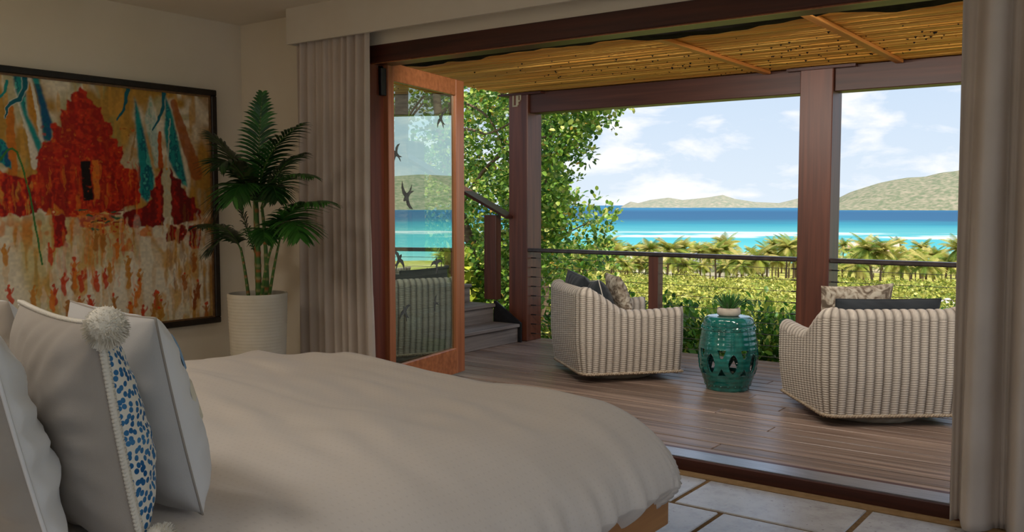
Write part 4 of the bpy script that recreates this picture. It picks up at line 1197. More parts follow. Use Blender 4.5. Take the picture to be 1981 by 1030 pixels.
# =================================================================== WICKER CHAIRS
def chair_shell_mesh():
    Wd, D0, D1, R = 0.455, -0.42, 0.42, 0.115
    P = 0.0545; th = 0.105; c = th / 2; Z0 = 0.072
    # outer path in plan: front right -> back -> front left
    pts = []
    segs = [('l', (Wd, D1), (Wd, D0 + R)), ('a', (Wd - R, D0 + R), 0.0, -PI / 2), ('l', (Wd - R, D0), (-Wd + R, D0)), ('a', (-Wd + R, D0 + R), -PI / 2, -PI), ('l', (-Wd, D0 + R), (-Wd, D1))]
    ds = 0.0058; out = []
    for sg in segs:
        if sg[0] == 'l':
            (x0, y0), (x1, y1) = sg[1], sg[2]; L = math.hypot(x1 - x0, y1 - y0); n = max(2, int(L / ds))
            nx, ny = (y1 - y0) / L, -(x1 - x0) / L
            nx, ny = -nx, -ny
            for i in range(n): out.append((x0 + (x1 - x0) * i / n, y0 + (y1 - y0) * i / n, nx, ny))
        else:
            cx_, cy_ = sg[1]; n = int(R * PI / 2 / ds)
            for i in range(n):
                a = sg[2] + (sg[3] - sg[2]) * i / n
                out.append((cx_ + R * math.cos(a), cy_ + R * math.sin(a), math.cos(a), math.sin(a)))
    out.append((-Wd, D1, -1, 0))
    A = np.array(out); S = np.concatenate([[0], np.cumsum(np.hypot(np.diff(A[:, 0]), np.diff(A[:, 1])))])
    Ltot = S[-1]
    y = A[:, 1]
    q = np.clip((-0.02 - y) / 0.34, 0, 1); q = q * q * (3 - 2 * q)
    T = 0.548 + 0.165 * q + 0.014 * np.clip((y - 0.15) / 0.27, 0, 1)
    T += 0.012 * np.exp(-((np.abs(A[:, 0]) - 0.40) / 0.06) ** 2) * (y < -0.3)
    nz_o, na, nz_i = 178, 14, 34
    npf = nz_o + na + nz_i
    de = np.minimum(S, Ltot - S)                 # distance to the arm ends
    hs = c * np.sqrt(np.clip(1 - np.clip(1 - de / 0.05, 0, 1) ** 2, 0.0, 1))
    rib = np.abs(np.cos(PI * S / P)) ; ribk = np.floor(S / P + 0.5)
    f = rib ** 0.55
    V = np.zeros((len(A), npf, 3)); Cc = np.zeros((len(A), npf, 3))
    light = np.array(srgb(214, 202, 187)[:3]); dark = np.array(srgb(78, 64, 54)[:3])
    rs = np.random.default_rng(4); tone = rs.uniform(0.86, 1.08, (len(A), npf))
    for i in range(len(A)):
        px, py, nx, ny = A[i]; n2 = np.array([nx, ny])
        cen = np.array([px, py]) - n2 * c; h = hs[i]
        zt = T[i] - c
        zo = np.linspace(Z0, zt, nz_o, endpoint=False)
        taper = -0.035 * np.clip((0.35 - zo) / 0.28, 0, 1) ** 1.5          # base drawn in a little
        st_o = 0.0016 * np.sin(2 * PI * zo / 0.0150 + PI * ribk[i])
        d = 0.0085 * f[i] + st_o
        V[i, :nz_o, :2] = cen + n2 * (h + taper + d * (h / c))[:, None]; V[i, :nz_o, 2] = zo
        an = np.linspace(0, PI, na, endpoint=False)
        rr = h + 0.0085 * f[i] * (h / c) + 0.001 * np.sin(an * 9)
        V[i, nz_o:nz_o + na, :2] = cen + n2 * (np.cos(an) * rr)[:, None]; V[i, nz_o:nz_o + na, 2] = zt + np.sin(an) * (c + 0.0085 * f[i])
        zi = np.linspace(zt, 0.30, nz_i)
        V[i, nz_o + na:, :2] = cen - n2 * (h + 0.007 * f[i])*1.0; V[i, nz_o + na:, 2] = zi
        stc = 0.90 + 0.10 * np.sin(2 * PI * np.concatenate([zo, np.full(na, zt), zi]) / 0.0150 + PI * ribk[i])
        Cc[i] = (dark * (1 - f[i]) + light * f[i]) * (stc * tone[i])[:, None]  # groove shade put into the colour along with the darker stakes
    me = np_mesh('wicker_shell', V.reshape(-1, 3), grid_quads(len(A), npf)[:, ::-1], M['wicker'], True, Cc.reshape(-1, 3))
    return me, A, T

def rope(pts, r, turns, n=6):
    """twisted two-strand cord along pts"""
    mb = MB(); m_ = len(pts)
    for k in range(2):
        q = []
        for i, p in enumerate(pts):
            t = (Vector(pts[min(i + 1, m_ - 1)]) - Vector(pts[max(i - 1, 0)])).normalized()
            u = t.cross(Vector((0, 0, 1))).normalized(); a = 2 * PI * turns * i / m_ + PI * k
            q.append(Vector(p) + u * r * 0.6 * math.cos(a) + Vector((0, 0, 1)) * r * 0.6 * math.sin(a))
        mb.tube(q, r * 0.75, n)
    return mb

def colored(mb, name, mat, c0, c1, parent, seed=0):
    r = np.random.default_rng(seed)
    base = np.array(c0[:3]) + (np.array(c1[:3]) - np.array(c0[:3])) * r.random((len(mb.v), 1))
    me = bpy.data.meshes.new(name); me.from_pydata(mb.v, [], mb.f)
    a = me.color_attributes.new('Col', 'FLOAT_COLOR', 'POINT')
    cc = np.ones((len(mb.v), 4), np.float32); cc[:, :3] = base
    a.data.foreach_set('color', cc.ravel()); me.materials.append(mat)
    me.polygons.foreach_set('use_smooth', [True] * len(me.polygons))
    return link(name, me, parent)

def soft_box(w, d, h, r, seed, n=26, puff=0.02):
    """rounded cushion block: superellipsoid, base at z=0"""
    bm = bmesh.new(); bmesh.ops.create_cube(bm, size=2.0)
    bmesh.ops.subdivide_edges(bm, edges=bm.edges, cuts=n, use_grid_fill=True)
    V = []
    for v in bm.verts:
        x, y, z = v.co
        k = (abs(x) ** 8 + abs(y) ** 8 + abs(z) ** 8) ** (-1 / 8) * max(abs(x), abs(y), abs(z))
        x, y, z = x * k, y * k, z * k
        pf = 1 + puff / h * 2 * (1 - x * x) * (1 - y * y)
        nn = mnoise.noise(Vector((x * 2 + seed, y * 2, z * 2))) * 0.004
        v.co = (x * w / 2, y * d / 2, z * h / 2 * pf + h / 2 + nn)
    me = bpy.data.meshes.new('cushion'); bm.to_mesh(me); bm.free()
    me.polygons.foreach_set('use_smooth', [True] * len(me.polygons))
    return me

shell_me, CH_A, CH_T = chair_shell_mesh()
def make_chair(loc, rz, label):
    o = thing('wicker_chair', loc, rz, label, 'chair', 'wicker swivel chairs on the deck')
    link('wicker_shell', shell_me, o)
    trim_pts = [(p[0] - p[2] * 0.030, p[1] - p[3] * 0.030, 0.070) for p in CH_A[::2]]
    rb = rope(trim_pts, 0.011, 70)
    colored(rb, 'braided_edge', M['wicker'], srgb(196, 178, 154), srgb(150, 130, 108), o, 2)
    mb = MB()
    for k in range(14):
        x = -0.36 + 0.72 * (k + 0.5) / 14
        mb.bbox(x - 0.024, x + 0.024, 0.355, 0.395, 0.075, 0.30, 0.008)
    mb.box(-0.36, 0.36, 0.35, 0.36, 0.075, 0.30)
    colored(mb, 'front_apron', M['wicker'], srgb(190, 174, 152), srgb(170, 152, 130), o, 3)
    mb = MB(); mb.box(-0.38, 0.38, -0.34, 0.37, 0.27, 0.295); mb.box(-0.36, 0.36, -0.33, 0.35, 0.085, 0.10)
    colored(mb, 'seat_deck', M['wicker'], srgb(120, 104, 88), srgb(100, 86, 72), o, 4)
    mb = MB(); mb.lathe([(0.0, 0.0), (0.30, 0.0), (0.315, 0.012), (0.315, 0.034), (0.29, 0.048), (0.10, 0.052), (0.09, 0.085), (0.0, 0.085)], 48)
    for k in range(3): pass
    colored(mb, 'swivel_base', M['wicker'], srgb(170, 158, 140), srgb(140, 126, 108), o, 5)
    me = soft_box(0.70, 0.66, 0.13, 0.04, 3); me.materials.append(M['charcoal'])
    s_ = link('seat_cushion', me, o); s_.location = (0, 0.035, 0.297)
    return o
cl = make_chair((-3.665, 6.415, DZ), math.radians(-41.3), 'wicker swivel chair left of the teal garden stool, seen from its side')
cr_ = make_chair((-1.605, 6.125, DZ), math.radians(38.3), 'wicker swivel chair right of the teal garden stool, seen from behind')

def in_chair(ch, p):
    c, s = math.cos(ch.rotation_euler.z), math.sin(ch.rotation_euler.z)
    return (ch.location.x + c * p[0] - s * p[1], ch.location.y + s * p[0] + c * p[1], ch.location.z + p[2])
def chair_pillow(ch, p, w, h, t, lean, yaw, roll, mat, label, cat, seed, piping=None, pinch=0.05):
    return pillow('throw_pillow', w, h, t, in_chair(ch, p), math.radians(lean), ch.rotation_euler.z + math.radians(yaw), math.radians(roll), mat, mat, label, cat, None, seed, pinch, piping, 0.004)
chair_pillow(cl, (-0.14, -0.19, 0.425), 0.46, 0.385, 0.20, 14, 0, 4, M['charcoal'], 'charcoal back pillow leaning in the left wicker chair', 'pillow', 61, M['charcoal'], 0.03)
chair_pillow(cl, (0.16, -0.13, 0.425), 0.44, 0.345, 0.20, 14, -6, -6, M['charcoal'], 'charcoal pillow with pale piping in the left wicker chair', 'pillow', 64, M['trim'], 0.03)
chair_pillow(cl, (0.12, 0.055, 0.425), 0.40, 0.395, 0.15, 16, -4, 0, M['taupe'], 'taupe printed throw pillow in the left wicker chair', 'pillow', 67, None, 0.07)
chair_pillow(cr_, (0.0, -0.19, 0.425), 0.66, 0.355, 0.20, 12, 0, 0, M['charcoal'], 'charcoal back pillow showing above the right wicker chair', 'pillow', 71, M['charcoal'], 0.03)
chair_pillow(cr_, (-0.10, 0.02, 0.425), 0.47, 0.43, 0.15, 12, 0, -2, M['taupe'], 'taupe printed throw pillow above the right wicker chair', 'pillow', 74, None, 0.06)

# =================================================================== GARDEN STOOL
def stool_mesh():
    Hh = 0.535; nt_, nz = 320, 150
    zs = np.linspace(0, 1, nz)
    key = [(0, 0.150), (0.02, 0.156), (0.06, 0.160), (0.10, 0.172), (0.30, 0.208), (0.45, 0.217), (0.60, 0.214), (0.80, 0.196), (0.90, 0.184), (0.955, 0.180), (0.985, 0.172), (1.0, 0.160)]
    kz = [a for a, b in key]; kr = [b for a, b in key]
    r = np.interp(zs, kz, kr)
    for _ in range(4): r[1:-1] = (r[:-2] + 2 * r[1:-1] + r[2:]) / 4
    r = r + 0.0008 * np.sin(zs * 90)
    th = np.linspace(0, 2 * PI, nt_, endpoint=False)
    TH, ZS = np.meshgrid(th, zs, indexing='ij'); RR = np.broadcast_to(r, TH.shape)
    Z = ZS * Hh
    Vo = np.stack([RR * np.cos(TH), RR * np.sin(TH), Z], -1); Ri = np.maximum(RR - 0.013, 0.02)
    Vi = np.stack([Ri * np.cos(TH), Ri * np.sin(TH), Z], -1)
    def holes(t, z):
        """8 lens openings with triangle pairs between"""
        per = 2 * PI / 8
        a = ((t + per / 2) % per - per / 2) * 0.213           # arc distance from a lens axis
        b = (t % per - per / 2) * 0.213                        # from the axis between lenses
        zc = 0.212
        hh = 0.072; w = 0.033
        d = (z - zc) / hh
        lens = (np.abs(d) < 1) & (np.abs(a) < w * np.sqrt(np.clip(1 - d * d, 0, 1)) ** 1.3)
        top = (z > 0.252) & (z < 0.312) & (np.abs(b) < 0.010 + 0.020 * np.clip((z - 0.252) / 0.06, 0, 1))
        bot = (z > 0.126) & (z < 0.176) & (np.abs(b) < 0.003 + 0.028 * np.clip((0.176 - z) / 0.05, 0, 1))
        return lens | top | bot
    tc = th + PI / nt_; zc_ = (zs[:-1] + zs[1:]) / 2 * Hh
    TC, ZC_ = np.meshgrid(tc, zc_, indexing='ij')
    Hm = holes(TC, ZC_)
    I, J = np.nonzero(~Hm); I2 = (I + 1) % nt_
    n0 = nt_ * nz
    idx = lambda i, j: i * nz + j
    Q = [np.stack([idx(I, J), idx(I2, J), idx(I2, J + 1), idx(I, J + 1)], -1), np.stack([idx(I, J) + n0, idx(I, J + 1) + n0, idx(I2, J + 1) + n0, idx(I2, J) + n0], -1)]
    # walls of the openings
    for i, j in zip(*np.nonzero(Hm)):
        i2 = (i + 1) % nt_
        for (ni, nj, e) in (((i - 1) % nt_, j, (idx(i, j), idx(i, j + 1))), (i2, j, (idx(i2, j + 1), idx(i2, j))), (i, j - 1, (idx(i2, j), idx(i, j))), (i, j + 1, (idx(i, j + 1), idx(i2, j + 1)))):
            if not Hm[ni, nj]: Q.append(np.array([[e[0], e[1], e[1] + n0, e[0] + n0]]))
    Q = np.concatenate(Q)
    return np_mesh('body', np.concatenate([Vo.reshape(-1, 3), Vi.reshape(-1, 3)]), Q, M['glaze'])
sx, sy = -2.655, 6.335
stl = thing('garden_stool', (sx, sy, DZ), math.radians(-12), 'teal glazed ceramic garden stool with pierced sides between the wicker chairs', 'stool')
sb_ = link('body', stool_mesh(), stl)
mb = MB(); mb.lathe([(0.0, 0.541), (0.10, 0.541), (0.150, 0.539), (0.161, 0.534), (0.150, 0.522), (0.0, 0.522)], 64); mb.build('top', M['glaze'], stl, True)
mb = MB(); mb.lathe([(0.0, 0.004), (0.150, 0.0), (0.150, 0.014), (0.0, 0.014)], 48); mb.build('bottom', M['glaze'], stl)
stud = bmesh.new(); bmesh.ops.create_icosphere(stud, subdivisions=2, radius=0.0085)
sme = bpy.data.meshes.new('stud'); stud.to_mesh(sme); stud.free(); sme.materials.append(M['glaze'])
sme.polygons.foreach_set('use_smooth', [True] * len(sme.polygons))
for (n, z, r_) in ((24, 0.462, 0.1905), (20, 0.042, 0.1625)):
    for k in range(n):
        a = 2 * PI * k / n
        o = link('stud', sme, sb_); o.location = (r_ * math.cos(a), r_ * math.sin(a), z)
for z, r_ in ((0.447, 0.194), (0.478, 0.186), (0.060, 0.1645)):
    mb = MB(); mb.tube([(r_ * math.cos(2 * PI * k / 64), r_ * math.sin(2 * PI * k / 64), z) for k in range(64)], 0.0028, 6, closed=True); mb.build('ridge', M['glaze'], sb_, True)

sp_ = thing('potted_succulent', (sx, sy, DZ + 0.541), label='small green succulent in a round concrete pot on the teal stool', cat='plant')
mb = MB(); mb.lathe([(0.0, 0.0), (0.068, 0.0), (0.083, 0.012), (0.086, 0.035), (0.080, 0.060), (0.074, 0.060), (0.070, 0.048), (0.0, 0.048)], 40); mb.build('pot', M['concrete_pot'], sp_, True)
rr = random.Random(9)
for k in range(46):
    a = k * 2.399; t = k / 45
    tilt = 0.20 + 1.05 * t; L = 0.085 + 0.075 * t ** 0.5
    d = Vector((math.cos(a) * math.sin(tilt), math.sin(a) * math.sin(tilt), math.cos(tilt)))
    sd = Vector((-math.sin(a), math.cos(a), 0)); nn = d.cross(sd)
    P0 = Vector((0.02 * math.cos(a) * t, 0.02 * math.sin(a) * t, 0.05))
    mb = MB(); vs = []
    for j in range(5):
        q = j / 4; w = 0.012 * (0.6 + 1.2 * q) * (1 - q) ** 0.7 + 0.0005
        c_ = P0 + d * L * q + Vector((0, 0, 1)) * 0.018 * q * q * t
        vs += [c_ - sd * w - nn * 0.002, c_ + nn * 0.004 * (1 - q), c_ + sd * w - nn * 0.002, c_ - nn * 0.005 * (1 - q)]
    mb.add(vs, [(j * 4 + i, j * 4 + (i + 1) % 4, j * 4 + 4 + (i + 1) % 4, j * 4 + 4 + i) for j in range(4) for i in range(4)])
    c_ = np.array(srgb(84, 140, 70)[:3]) * rr.uniform(0.7, 1.3)
    me = np_mesh('leaf', mb.v, mb.f, M['frond'], True, [c_] * len(mb.v)); link('leaf', me, sp_)
# =================================================================== OUTDOORS
def leaves(P, D, Nn, L, Wd, cols, mat, name, fold=0.25):
    """one folded hexagonal blade for each row"""
    n = len(P)
    D = D / np.linalg.norm(D, axis=1, keepdims=True)
    Nn = Nn - D * np.sum(D * Nn, 1, keepdims=True)
    Nn = Nn / np.maximum(np.linalg.norm(Nn, axis=1, keepdims=True), 1e-6)
    S = np.cross(D, Nn); L = L[:, None]; Wd = Wd[:, None]
    up = Nn * Wd * fold
    v = np.stack([P, P + D * L * 0.30 + S * Wd + up, P + D * L * 0.72 + S * Wd * 0.85 + up, P + D * L, P + D * L * 0.72 - S * Wd * 0.85 + up, P + D * L * 0.30 - S * Wd + up], 1)
    b = np.arange(n)[:, None] * 6
    q = np.stack([b + np.array([[0, 1, 2, 3]]), b + np.array([[0, 3, 4, 5]])], 1).reshape(-1, 4)
    return np_mesh(name, v.reshape(-1, 3), q, mat, True, np.repeat(cols, 6, 0))

def palette(rng, n, cols, wts, jit=0.18):
    c = np.array([srgb(*k)[:3] for k in cols]); w = np.array(wts, float); w /= w.sum()
    r = c[rng.choice(len(c), n, p=w)]
    return np.clip(r * (1 + jit * rng.standard_normal((n, 1))), 0.003, 0.95)

def rand_dirs(rng, n):
    d = rng.standard_normal((n, 3)); return d / np.linalg.norm(d, axis=1, keepdims=True)

# ---------------------------------------------------------------- ground
GD = [(7.0, -1.15), (9, -1.25), (12, -1.7), (20, -2.3), (40, -3.9), (70, -6.2), (100, -8.4), (140, -11.2), (180, -13.5), (230, -15.6), (290, -17.3), (320, -18.1), (380, -19.5)]
def ground(d): return float(np.interp(d, [a for a, b in GD], [b for a, b in GD]))
na, nd = 120, 70
V = []
for i in range(na + 1):
    az = math.radians(-75 + 160 * i / na)
    for j in range(nd + 1):
        d = 5.0 * (380 / 5.0) ** (j / nd)
        x, y = -math.sin(az) * d, math.cos(az) * d
        V.append((x, y, ground(d) + 0.25 * mnoise.noise(Vector((x * 0.15, y * 0.15, 0))) * min(1, d / 20)))
M['ground'] = noisy('scrub_ground', srgb(128, 128, 52), srgb(176, 166, 92), (1, 1, 1), 0.25, 8.0, 0.95, 0.05)
me = np_mesh('ground', V, grid_quads(na + 1, nd + 1), M['ground'])
tag(link('ground', me), kind='structure')

# ---------------------------------------------------------------- sea
m, nt, p = new_mat('sea_water', (0.1, 0.4, 0.5, 1), 0.6, 0.02)
geo = nt.nodes.new('ShaderNodeNewGeometry')
ln = N(nt, 'ShaderNodeVectorMath', operation='LENGTH'); nt.links.new(geo.outputs['Position'], ln.inputs[0])
mpn = N(nt, 'ShaderNodeMapping'); mpn.inputs['Scale'].default_value = (0.004, 0.004, 0.004)
nt.links.new(geo.outputs['Position'], mpn.inputs['Vector'])
nz = N(nt, 'ShaderNodeTexNoise', Scale=1.0, Detail=6.0, Roughness=0.6); nt.links.new(mpn.outputs[0], nz.inputs['Vector'])
ma = N(nt, 'ShaderNodeMath', operation='MULTIPLY_ADD'); ma.inputs[1].default_value = 0.5; ma.inputs[2].default_value = 0.75
nt.links.new(nz.outputs['Fac'], ma.inputs[0])
md = N(nt, 'ShaderNodeMath', operation='MULTIPLY'); nt.links.new(ln.outputs['Value'], md.inputs[0]); nt.links.new(ma.outputs[0], md.inputs[1])
dv_ = N(nt, 'ShaderNodeMath', operation='DIVIDE'); dv_.inputs[0].default_value = 320.0; nt.links.new(md.outputs[0], dv_.inputs[1])
rm = ramp(nt, [(0.0, (0.035, 0.13, 0.24, 1)), (0.07, (0.026, 0.13, 0.23, 1)), (0.12, (0.020, 0.078, 0.158, 1)), (0.25, (0.022, 0.086, 0.165, 1)), (0.33, (0.026, 0.19, 0.25, 1)), (0.46, (0.075, 0.29, 0.31, 1)), (0.62, (0.055, 0.30, 0.34, 1)), (0.85, (0.10, 0.36, 0.37, 1)), (1.0, (0.18, 0.40, 0.38, 1))])
nt.links.new(dv_.outputs[0], rm.inputs[0])
# breakers on the reef: long white streaks in a band of distance
dv2 = N(nt, 'ShaderNodeMath', operation='DIVIDE'); dv2.inputs[0].default_value = 320.0; nt.links.new(ln.outputs['Value'], dv2.inputs[1])
band = ramp(nt, [(0.0, (0, 0, 0, 1)), (0.455, (0, 0, 0, 1)), (0.48, (0.9, 0.9, 0.9, 1)), (0.50, (0.55, 0.55, 0.55, 1)), (0.53, (1, 1, 1, 1)), (0.56, (1, 1, 1, 1)), (0.58, (0, 0, 0, 1)), (1.0, (0, 0, 0, 1))])
nt.links.new(dv2.outputs[0], band.inputs[0])
mp3 = N(nt, 'ShaderNodeMapping'); mp3.inputs['Scale'].default_value = (0.010, 0.010, 0.02); mp3.inputs['Rotation'].default_value = (0, 0, 0.4)
nt.links.new(geo.outputs['Position'], mp3.inputs['Vector'])
nz3 = N(nt, 'ShaderNodeTexNoise', Scale=1.0, Detail=5.0, Roughness=0.65); nt.links.new(mp3.outputs[0], nz3.inputs['Vector'])
th = ramp(nt, [(0.44, (0, 0, 0, 1)), (0.52, (1, 1, 1, 1))]); nt.links.new(nz3.outputs['Fac'], th.inputs[0])
fm = N(nt, 'ShaderNodeMath', operation='MULTIPLY'); nt.links.new(band.outputs[0], fm.inputs[0]); nt.links.new(th.outputs[0], fm.inputs[1])
mxs = N(nt, 'ShaderNodeMixRGB'); mxs.inputs['Color2'].default_value = (0.52, 0.54, 0.54, 1)
nt.links.new(fm.outputs[0], mxs.inputs['Fac']); nt.links.new(rm.outputs[0], mxs.inputs['Color1'])
nt.links.new(mxs.outputs[0], p.inputs['Base Color'])
M['sea'] = m
V = []; F = []
rings = [250, 400, 700, 1300, 2600, 6000, 15000, 45000]
na = 40
for r_ in rings:
    for i in range(na + 1):
        az = math.radians(-95 + 190 * i / na); V.append((-math.sin(az) * r_, math.cos(az) * r_, -18.0))
for k in range(len(rings) - 1):
    for i in range(na): F.append((k * (na + 1) + i, (k + 1) * (na + 1) + i, (k + 1) * (na + 1) + i + 1, k * (na + 1) + i + 1))
mb = MB(); mb.add(V, F); sea = mb.build('sea', M['sea'], fix=True)
tag(sea, kind='structure')

# ---------------------------------------------------------------- islands
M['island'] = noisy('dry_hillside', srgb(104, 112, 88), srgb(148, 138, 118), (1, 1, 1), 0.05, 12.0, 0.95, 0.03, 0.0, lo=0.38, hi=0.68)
M['island_far'] = noisy('hazed_hillside', srgb(120, 128, 110), srgb(158, 148, 132), (1, 1, 1), 0.035, 10.0, 0.95, 0.03, 0.0, lo=0.38, hi=0.68)  # distance haze put into the paler colour
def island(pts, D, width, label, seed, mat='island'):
    """pts: (azimuth deg left of +Y, ridge height above the sea)"""
    azs = [a for a, h in pts][::-1]; hs = [h for a, h in pts][::-1]
    n, mm = 240, 36
    V = np.zeros((n, mm, 3))
    a_ = np.linspace(azs[0], azs[-1], n)
    hh = np.interp(a_, azs, hs)
    for i in range(n):
        az = math.radians(a_[i]); dx, dy = -math.sin(az), math.cos(az)
        for j in range(mm):
            t = -1 + 2 * j / (mm - 1)
            d = D + t * width
            sp = (1 - abs(t) ** 1.5)
            g = mnoise.fractal(Vector((dx * d * 0.0035, dy * d * 0.0035, seed)), 1.0, 2.0, 5)
            z = hh[i] * sp * (1 + 0.0 * g) + g * 0.16 * hh[i] * (1 - sp) * sp * 4
            V[i, j] = (dx * d, dy * d, -18.5 + z)
    me = np_mesh('island', V.reshape(-1, 3), grid_quads(n, mm)[:, ::-1], M[mat])
    return tag(link('island', me), label, 'island')
def az_px(px): return 36.1 - math.degrees(math.atan((px - 990.5) / 1775.0))
def hgt(py, D): return (397 - py) / 1775.0 * D + 19.0
D1_, D2_ = 7400.0, 4300.0
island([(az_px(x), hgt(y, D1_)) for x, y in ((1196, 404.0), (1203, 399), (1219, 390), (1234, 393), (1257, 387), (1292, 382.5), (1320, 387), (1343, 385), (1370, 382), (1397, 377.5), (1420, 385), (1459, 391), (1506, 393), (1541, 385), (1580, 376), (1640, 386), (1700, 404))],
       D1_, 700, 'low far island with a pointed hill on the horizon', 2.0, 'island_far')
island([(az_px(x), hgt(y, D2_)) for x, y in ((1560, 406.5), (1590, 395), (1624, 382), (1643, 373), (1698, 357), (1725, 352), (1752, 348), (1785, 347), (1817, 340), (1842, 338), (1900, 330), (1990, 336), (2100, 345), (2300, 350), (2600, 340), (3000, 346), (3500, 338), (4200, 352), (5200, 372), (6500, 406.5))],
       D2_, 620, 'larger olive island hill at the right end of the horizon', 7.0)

# ---------------------------------------------------------------- palms on the shore
def palm_mesh(seed, trunk_h):
    rr = random.Random(seed)
    lean = (rr.uniform(-0.6, 0.6), rr.uniform(-0.6, 0.6))
    pts = [(lean[0] * (q ** 2), lean[1] * (q ** 2), trunk_h * q) for q in (i / 7 for i in range(8))]
    mb = MB(); mb.tube(pts, [0.22 - 0.10 * i / 7 for i in range(8)], 7)
    tm = mb.mesh('trunk', M['bark'], True)
    top = Vector(pts[-1]); Vv = []; Q = []; Cc = []
    for k in range(36):
        az = k * 2.399; el = rr.uniform(-0.35, 1.4)
        L = rr.uniform(2.5, 3.4); h = Vector((math.cos(az), math.sin(az), 0)); sd = Vector((-math.sin(az), math.cos(az), 0))
        sp = []
        for i in range(9):
            q = i / 8; e = el - 1.05 * q
            sp.append((top if i == 0 else sp[-1] + (h * math.cos(e) + Vector((0, 0, 1)) * math.sin(e)) * L / 8))
        col = np.array(srgb(*rr.choice(((150, 158, 64), (122, 138, 52), (176, 170, 82), (96, 120, 46), (190, 176, 100))))[:3]) * rr.uniform(0.8, 1.15)
        for i in range(1, 9):
            T = (sp[i] - sp[i - 1]).normalized(); q = i / 8
            ll = 0.75 * math.sin(PI * (0.15 + 0.8 * q)) + 0.12
            for s in (-1, 1):
                for o_ in (0.0, 0.34, 0.67):
                    B = sp[i - 1].lerp(sp[i], o_); d = (sd * s * 0.8 + T * 0.7 - Vector((0, 0, 1)) * 0.45).normalized()
                    b = len(Vv); w = T * 0.055
                    Vv += [tuple(B - w), tuple(B + w), tuple(B + d * ll + w * 0.3), tuple(B + d * ll - w * 0.3)]; Q.append((b, b + 1, b + 2, b + 3)); Cc += [col] * 4
    cm = np_mesh('crown', Vv, Q, M['scrub'], True, Cc)
    return tm, cm
PALM = [palm_mesh(s, h) for s, h in ((1, 5.6), (2, 6.6), (3, 7.4), (4, 5.0))]
rr = random.Random(31)
def put_palm(az, d, k, s, label, group):
    a = math.radians(az); x, y = -math.sin(a) * d, math.cos(a) * d
    o = thing('palm_tree', (x, y, ground(d) - 0.2), rr.uniform(0, 6.28), label, 'palm tree', group)
    o.scale = (s, s, s)
    for nm, me in (('trunk', PALM[k][0]), ('crown', PALM[k][1])): link(nm, me, o)
spots = []
for i in range(92):
    az = 9.0 + 27.0 * (i + rr.random()) / 92; d = rr.uniform(170, 262); spots.append((az, d, 'yellow-green palm standing along the far shore', 'palms along the far shore'))
for i in range(84):
    az = 9.0 + 27.0 * (i + rr.random()) / 84; d = rr.uniform(108, 168); spots.append((az, d, 'pale palm in the grove behind the railing', 'palms in the grove below the deck'))
for i in range(24):
    az = rr.choice((rr.uniform(-55, 8), rr.uniform(-55, 8), rr.uniform(37, 52))); d = rr.uniform(130, 250); spots.append((az, d, 'palm growing on the shore beyond the side of the view', 'palms outside the view'))
for (az, d, l, g) in spots: put_palm(az, d, rr.randrange(4), rr.uniform(0.70, 1.06) * (1.0 if d > 165 else 0.86), l, g)

# ---------------------------------------------------------------- scrub on the slope
def scrub_mesh(seed, n, leaf, cols, wts):
    rng = np.random.default_rng(seed)
    d = rand_dirs(rng, n); d[:, 2] = np.abs(d[:, 2]) * 1.0 - 0.15
    lump = np.array([1 + 0.28 * mnoise.noise(Vector((v[0] * 2.2 + seed, v[1] * 2.2, v[2] * 2.2))) for v in d])[:, None]
    P = d * np.array([[1, 1, 0.95]]) * lump * rng.uniform(0.74, 1.02, (n, 1))
    D = rand_dirs(rng, n) + d * 0.7; Nn = d + rand_dirs(rng, n) * 0.5 + np.array([[0, 0, 0.5]])
    return leaves(P, D, Nn, leaf * rng.uniform(0.7, 1.2, n), leaf * 0.36 * rng.uniform(0.8, 1.2, n), palette(rng, n, cols, wts), M['scrub'], 'scrub_foliage')
YG = [(182, 178, 84), (166, 168, 74), (138, 152, 64), (200, 194, 112), (112, 130, 54)]
NEAR = [scrub_mesh(100 + i, 7000, 0.056, YG, w) for i, w in enumerate(((3, 3, 2, 1, 1), (2, 3, 3, 1, 2), (4, 3, 1, 2, 1)))]
FAR = [scrub_mesh(200 + i, 3400, 0.085, YG, w) for i, w in enumerate(((4, 3, 1, 2, 1), (3, 3, 2, 1, 1), (2, 3, 3, 1, 1), (4, 2, 1, 3, 0)))]
M_MESHES = []
rr = random.Random(77)
def canopy(d): return float(np.interp(d, [9, 12, 20, 40, 70, 110, 140, 180, 240], [-0.1, -0.25, -0.75, -2.15, -4.25, -7.0, -9.4, -12.0, -14.5]))
cnt = 0
def put_scrub(az, d, s, meshes, label, group):
    a = math.radians(az); x, y = -math.sin(a) * d, math.cos(a) * d
    o = link('shrub', rr.choice(meshes)); hz = canopy(d) - ground(d)
    o.location = (x, y, canopy(d) - 0.9 * s * 0.95 + rr.uniform(-0.14, 0.14) * s)
    o.scale = (s * rr.uniform(0.9, 1.25), s * rr.uniform(0.9, 1.25), s); o.rotation_euler = (0, 0, rr.uniform(0, 6.28))
    tag(o, label, 'shrub', group)
d = 11.5
while d < 175:
    s = 1.0 + 0.012 * d + (0.3 if d > 30 else 0) + (0.022 * (d - 70) if d > 70 else 0)
    dang = math.degrees(1.32 * s / d)
    az = 5.0 + rr.uniform(0, dang)
    while az < 37:
        near = d < 26
        put_scrub(az + rr.uniform(-0.2, 0.2) * dang, d + rr.uniform(-0.4, 0.4) * s, s * rr.uniform(0.8, 1.15), NEAR if near else FAR,
                  'yellow-green shrub on the slope just beyond the hedge' if near else 'low yellow-green shrub in the thicket below the palms', 'shrubs beyond the hedge' if near else 'shrubs in the thicket')
        az += dang; cnt += 1
    d *= 1 + (0.105 if d < 26 else 0.115)
    d += 0.5
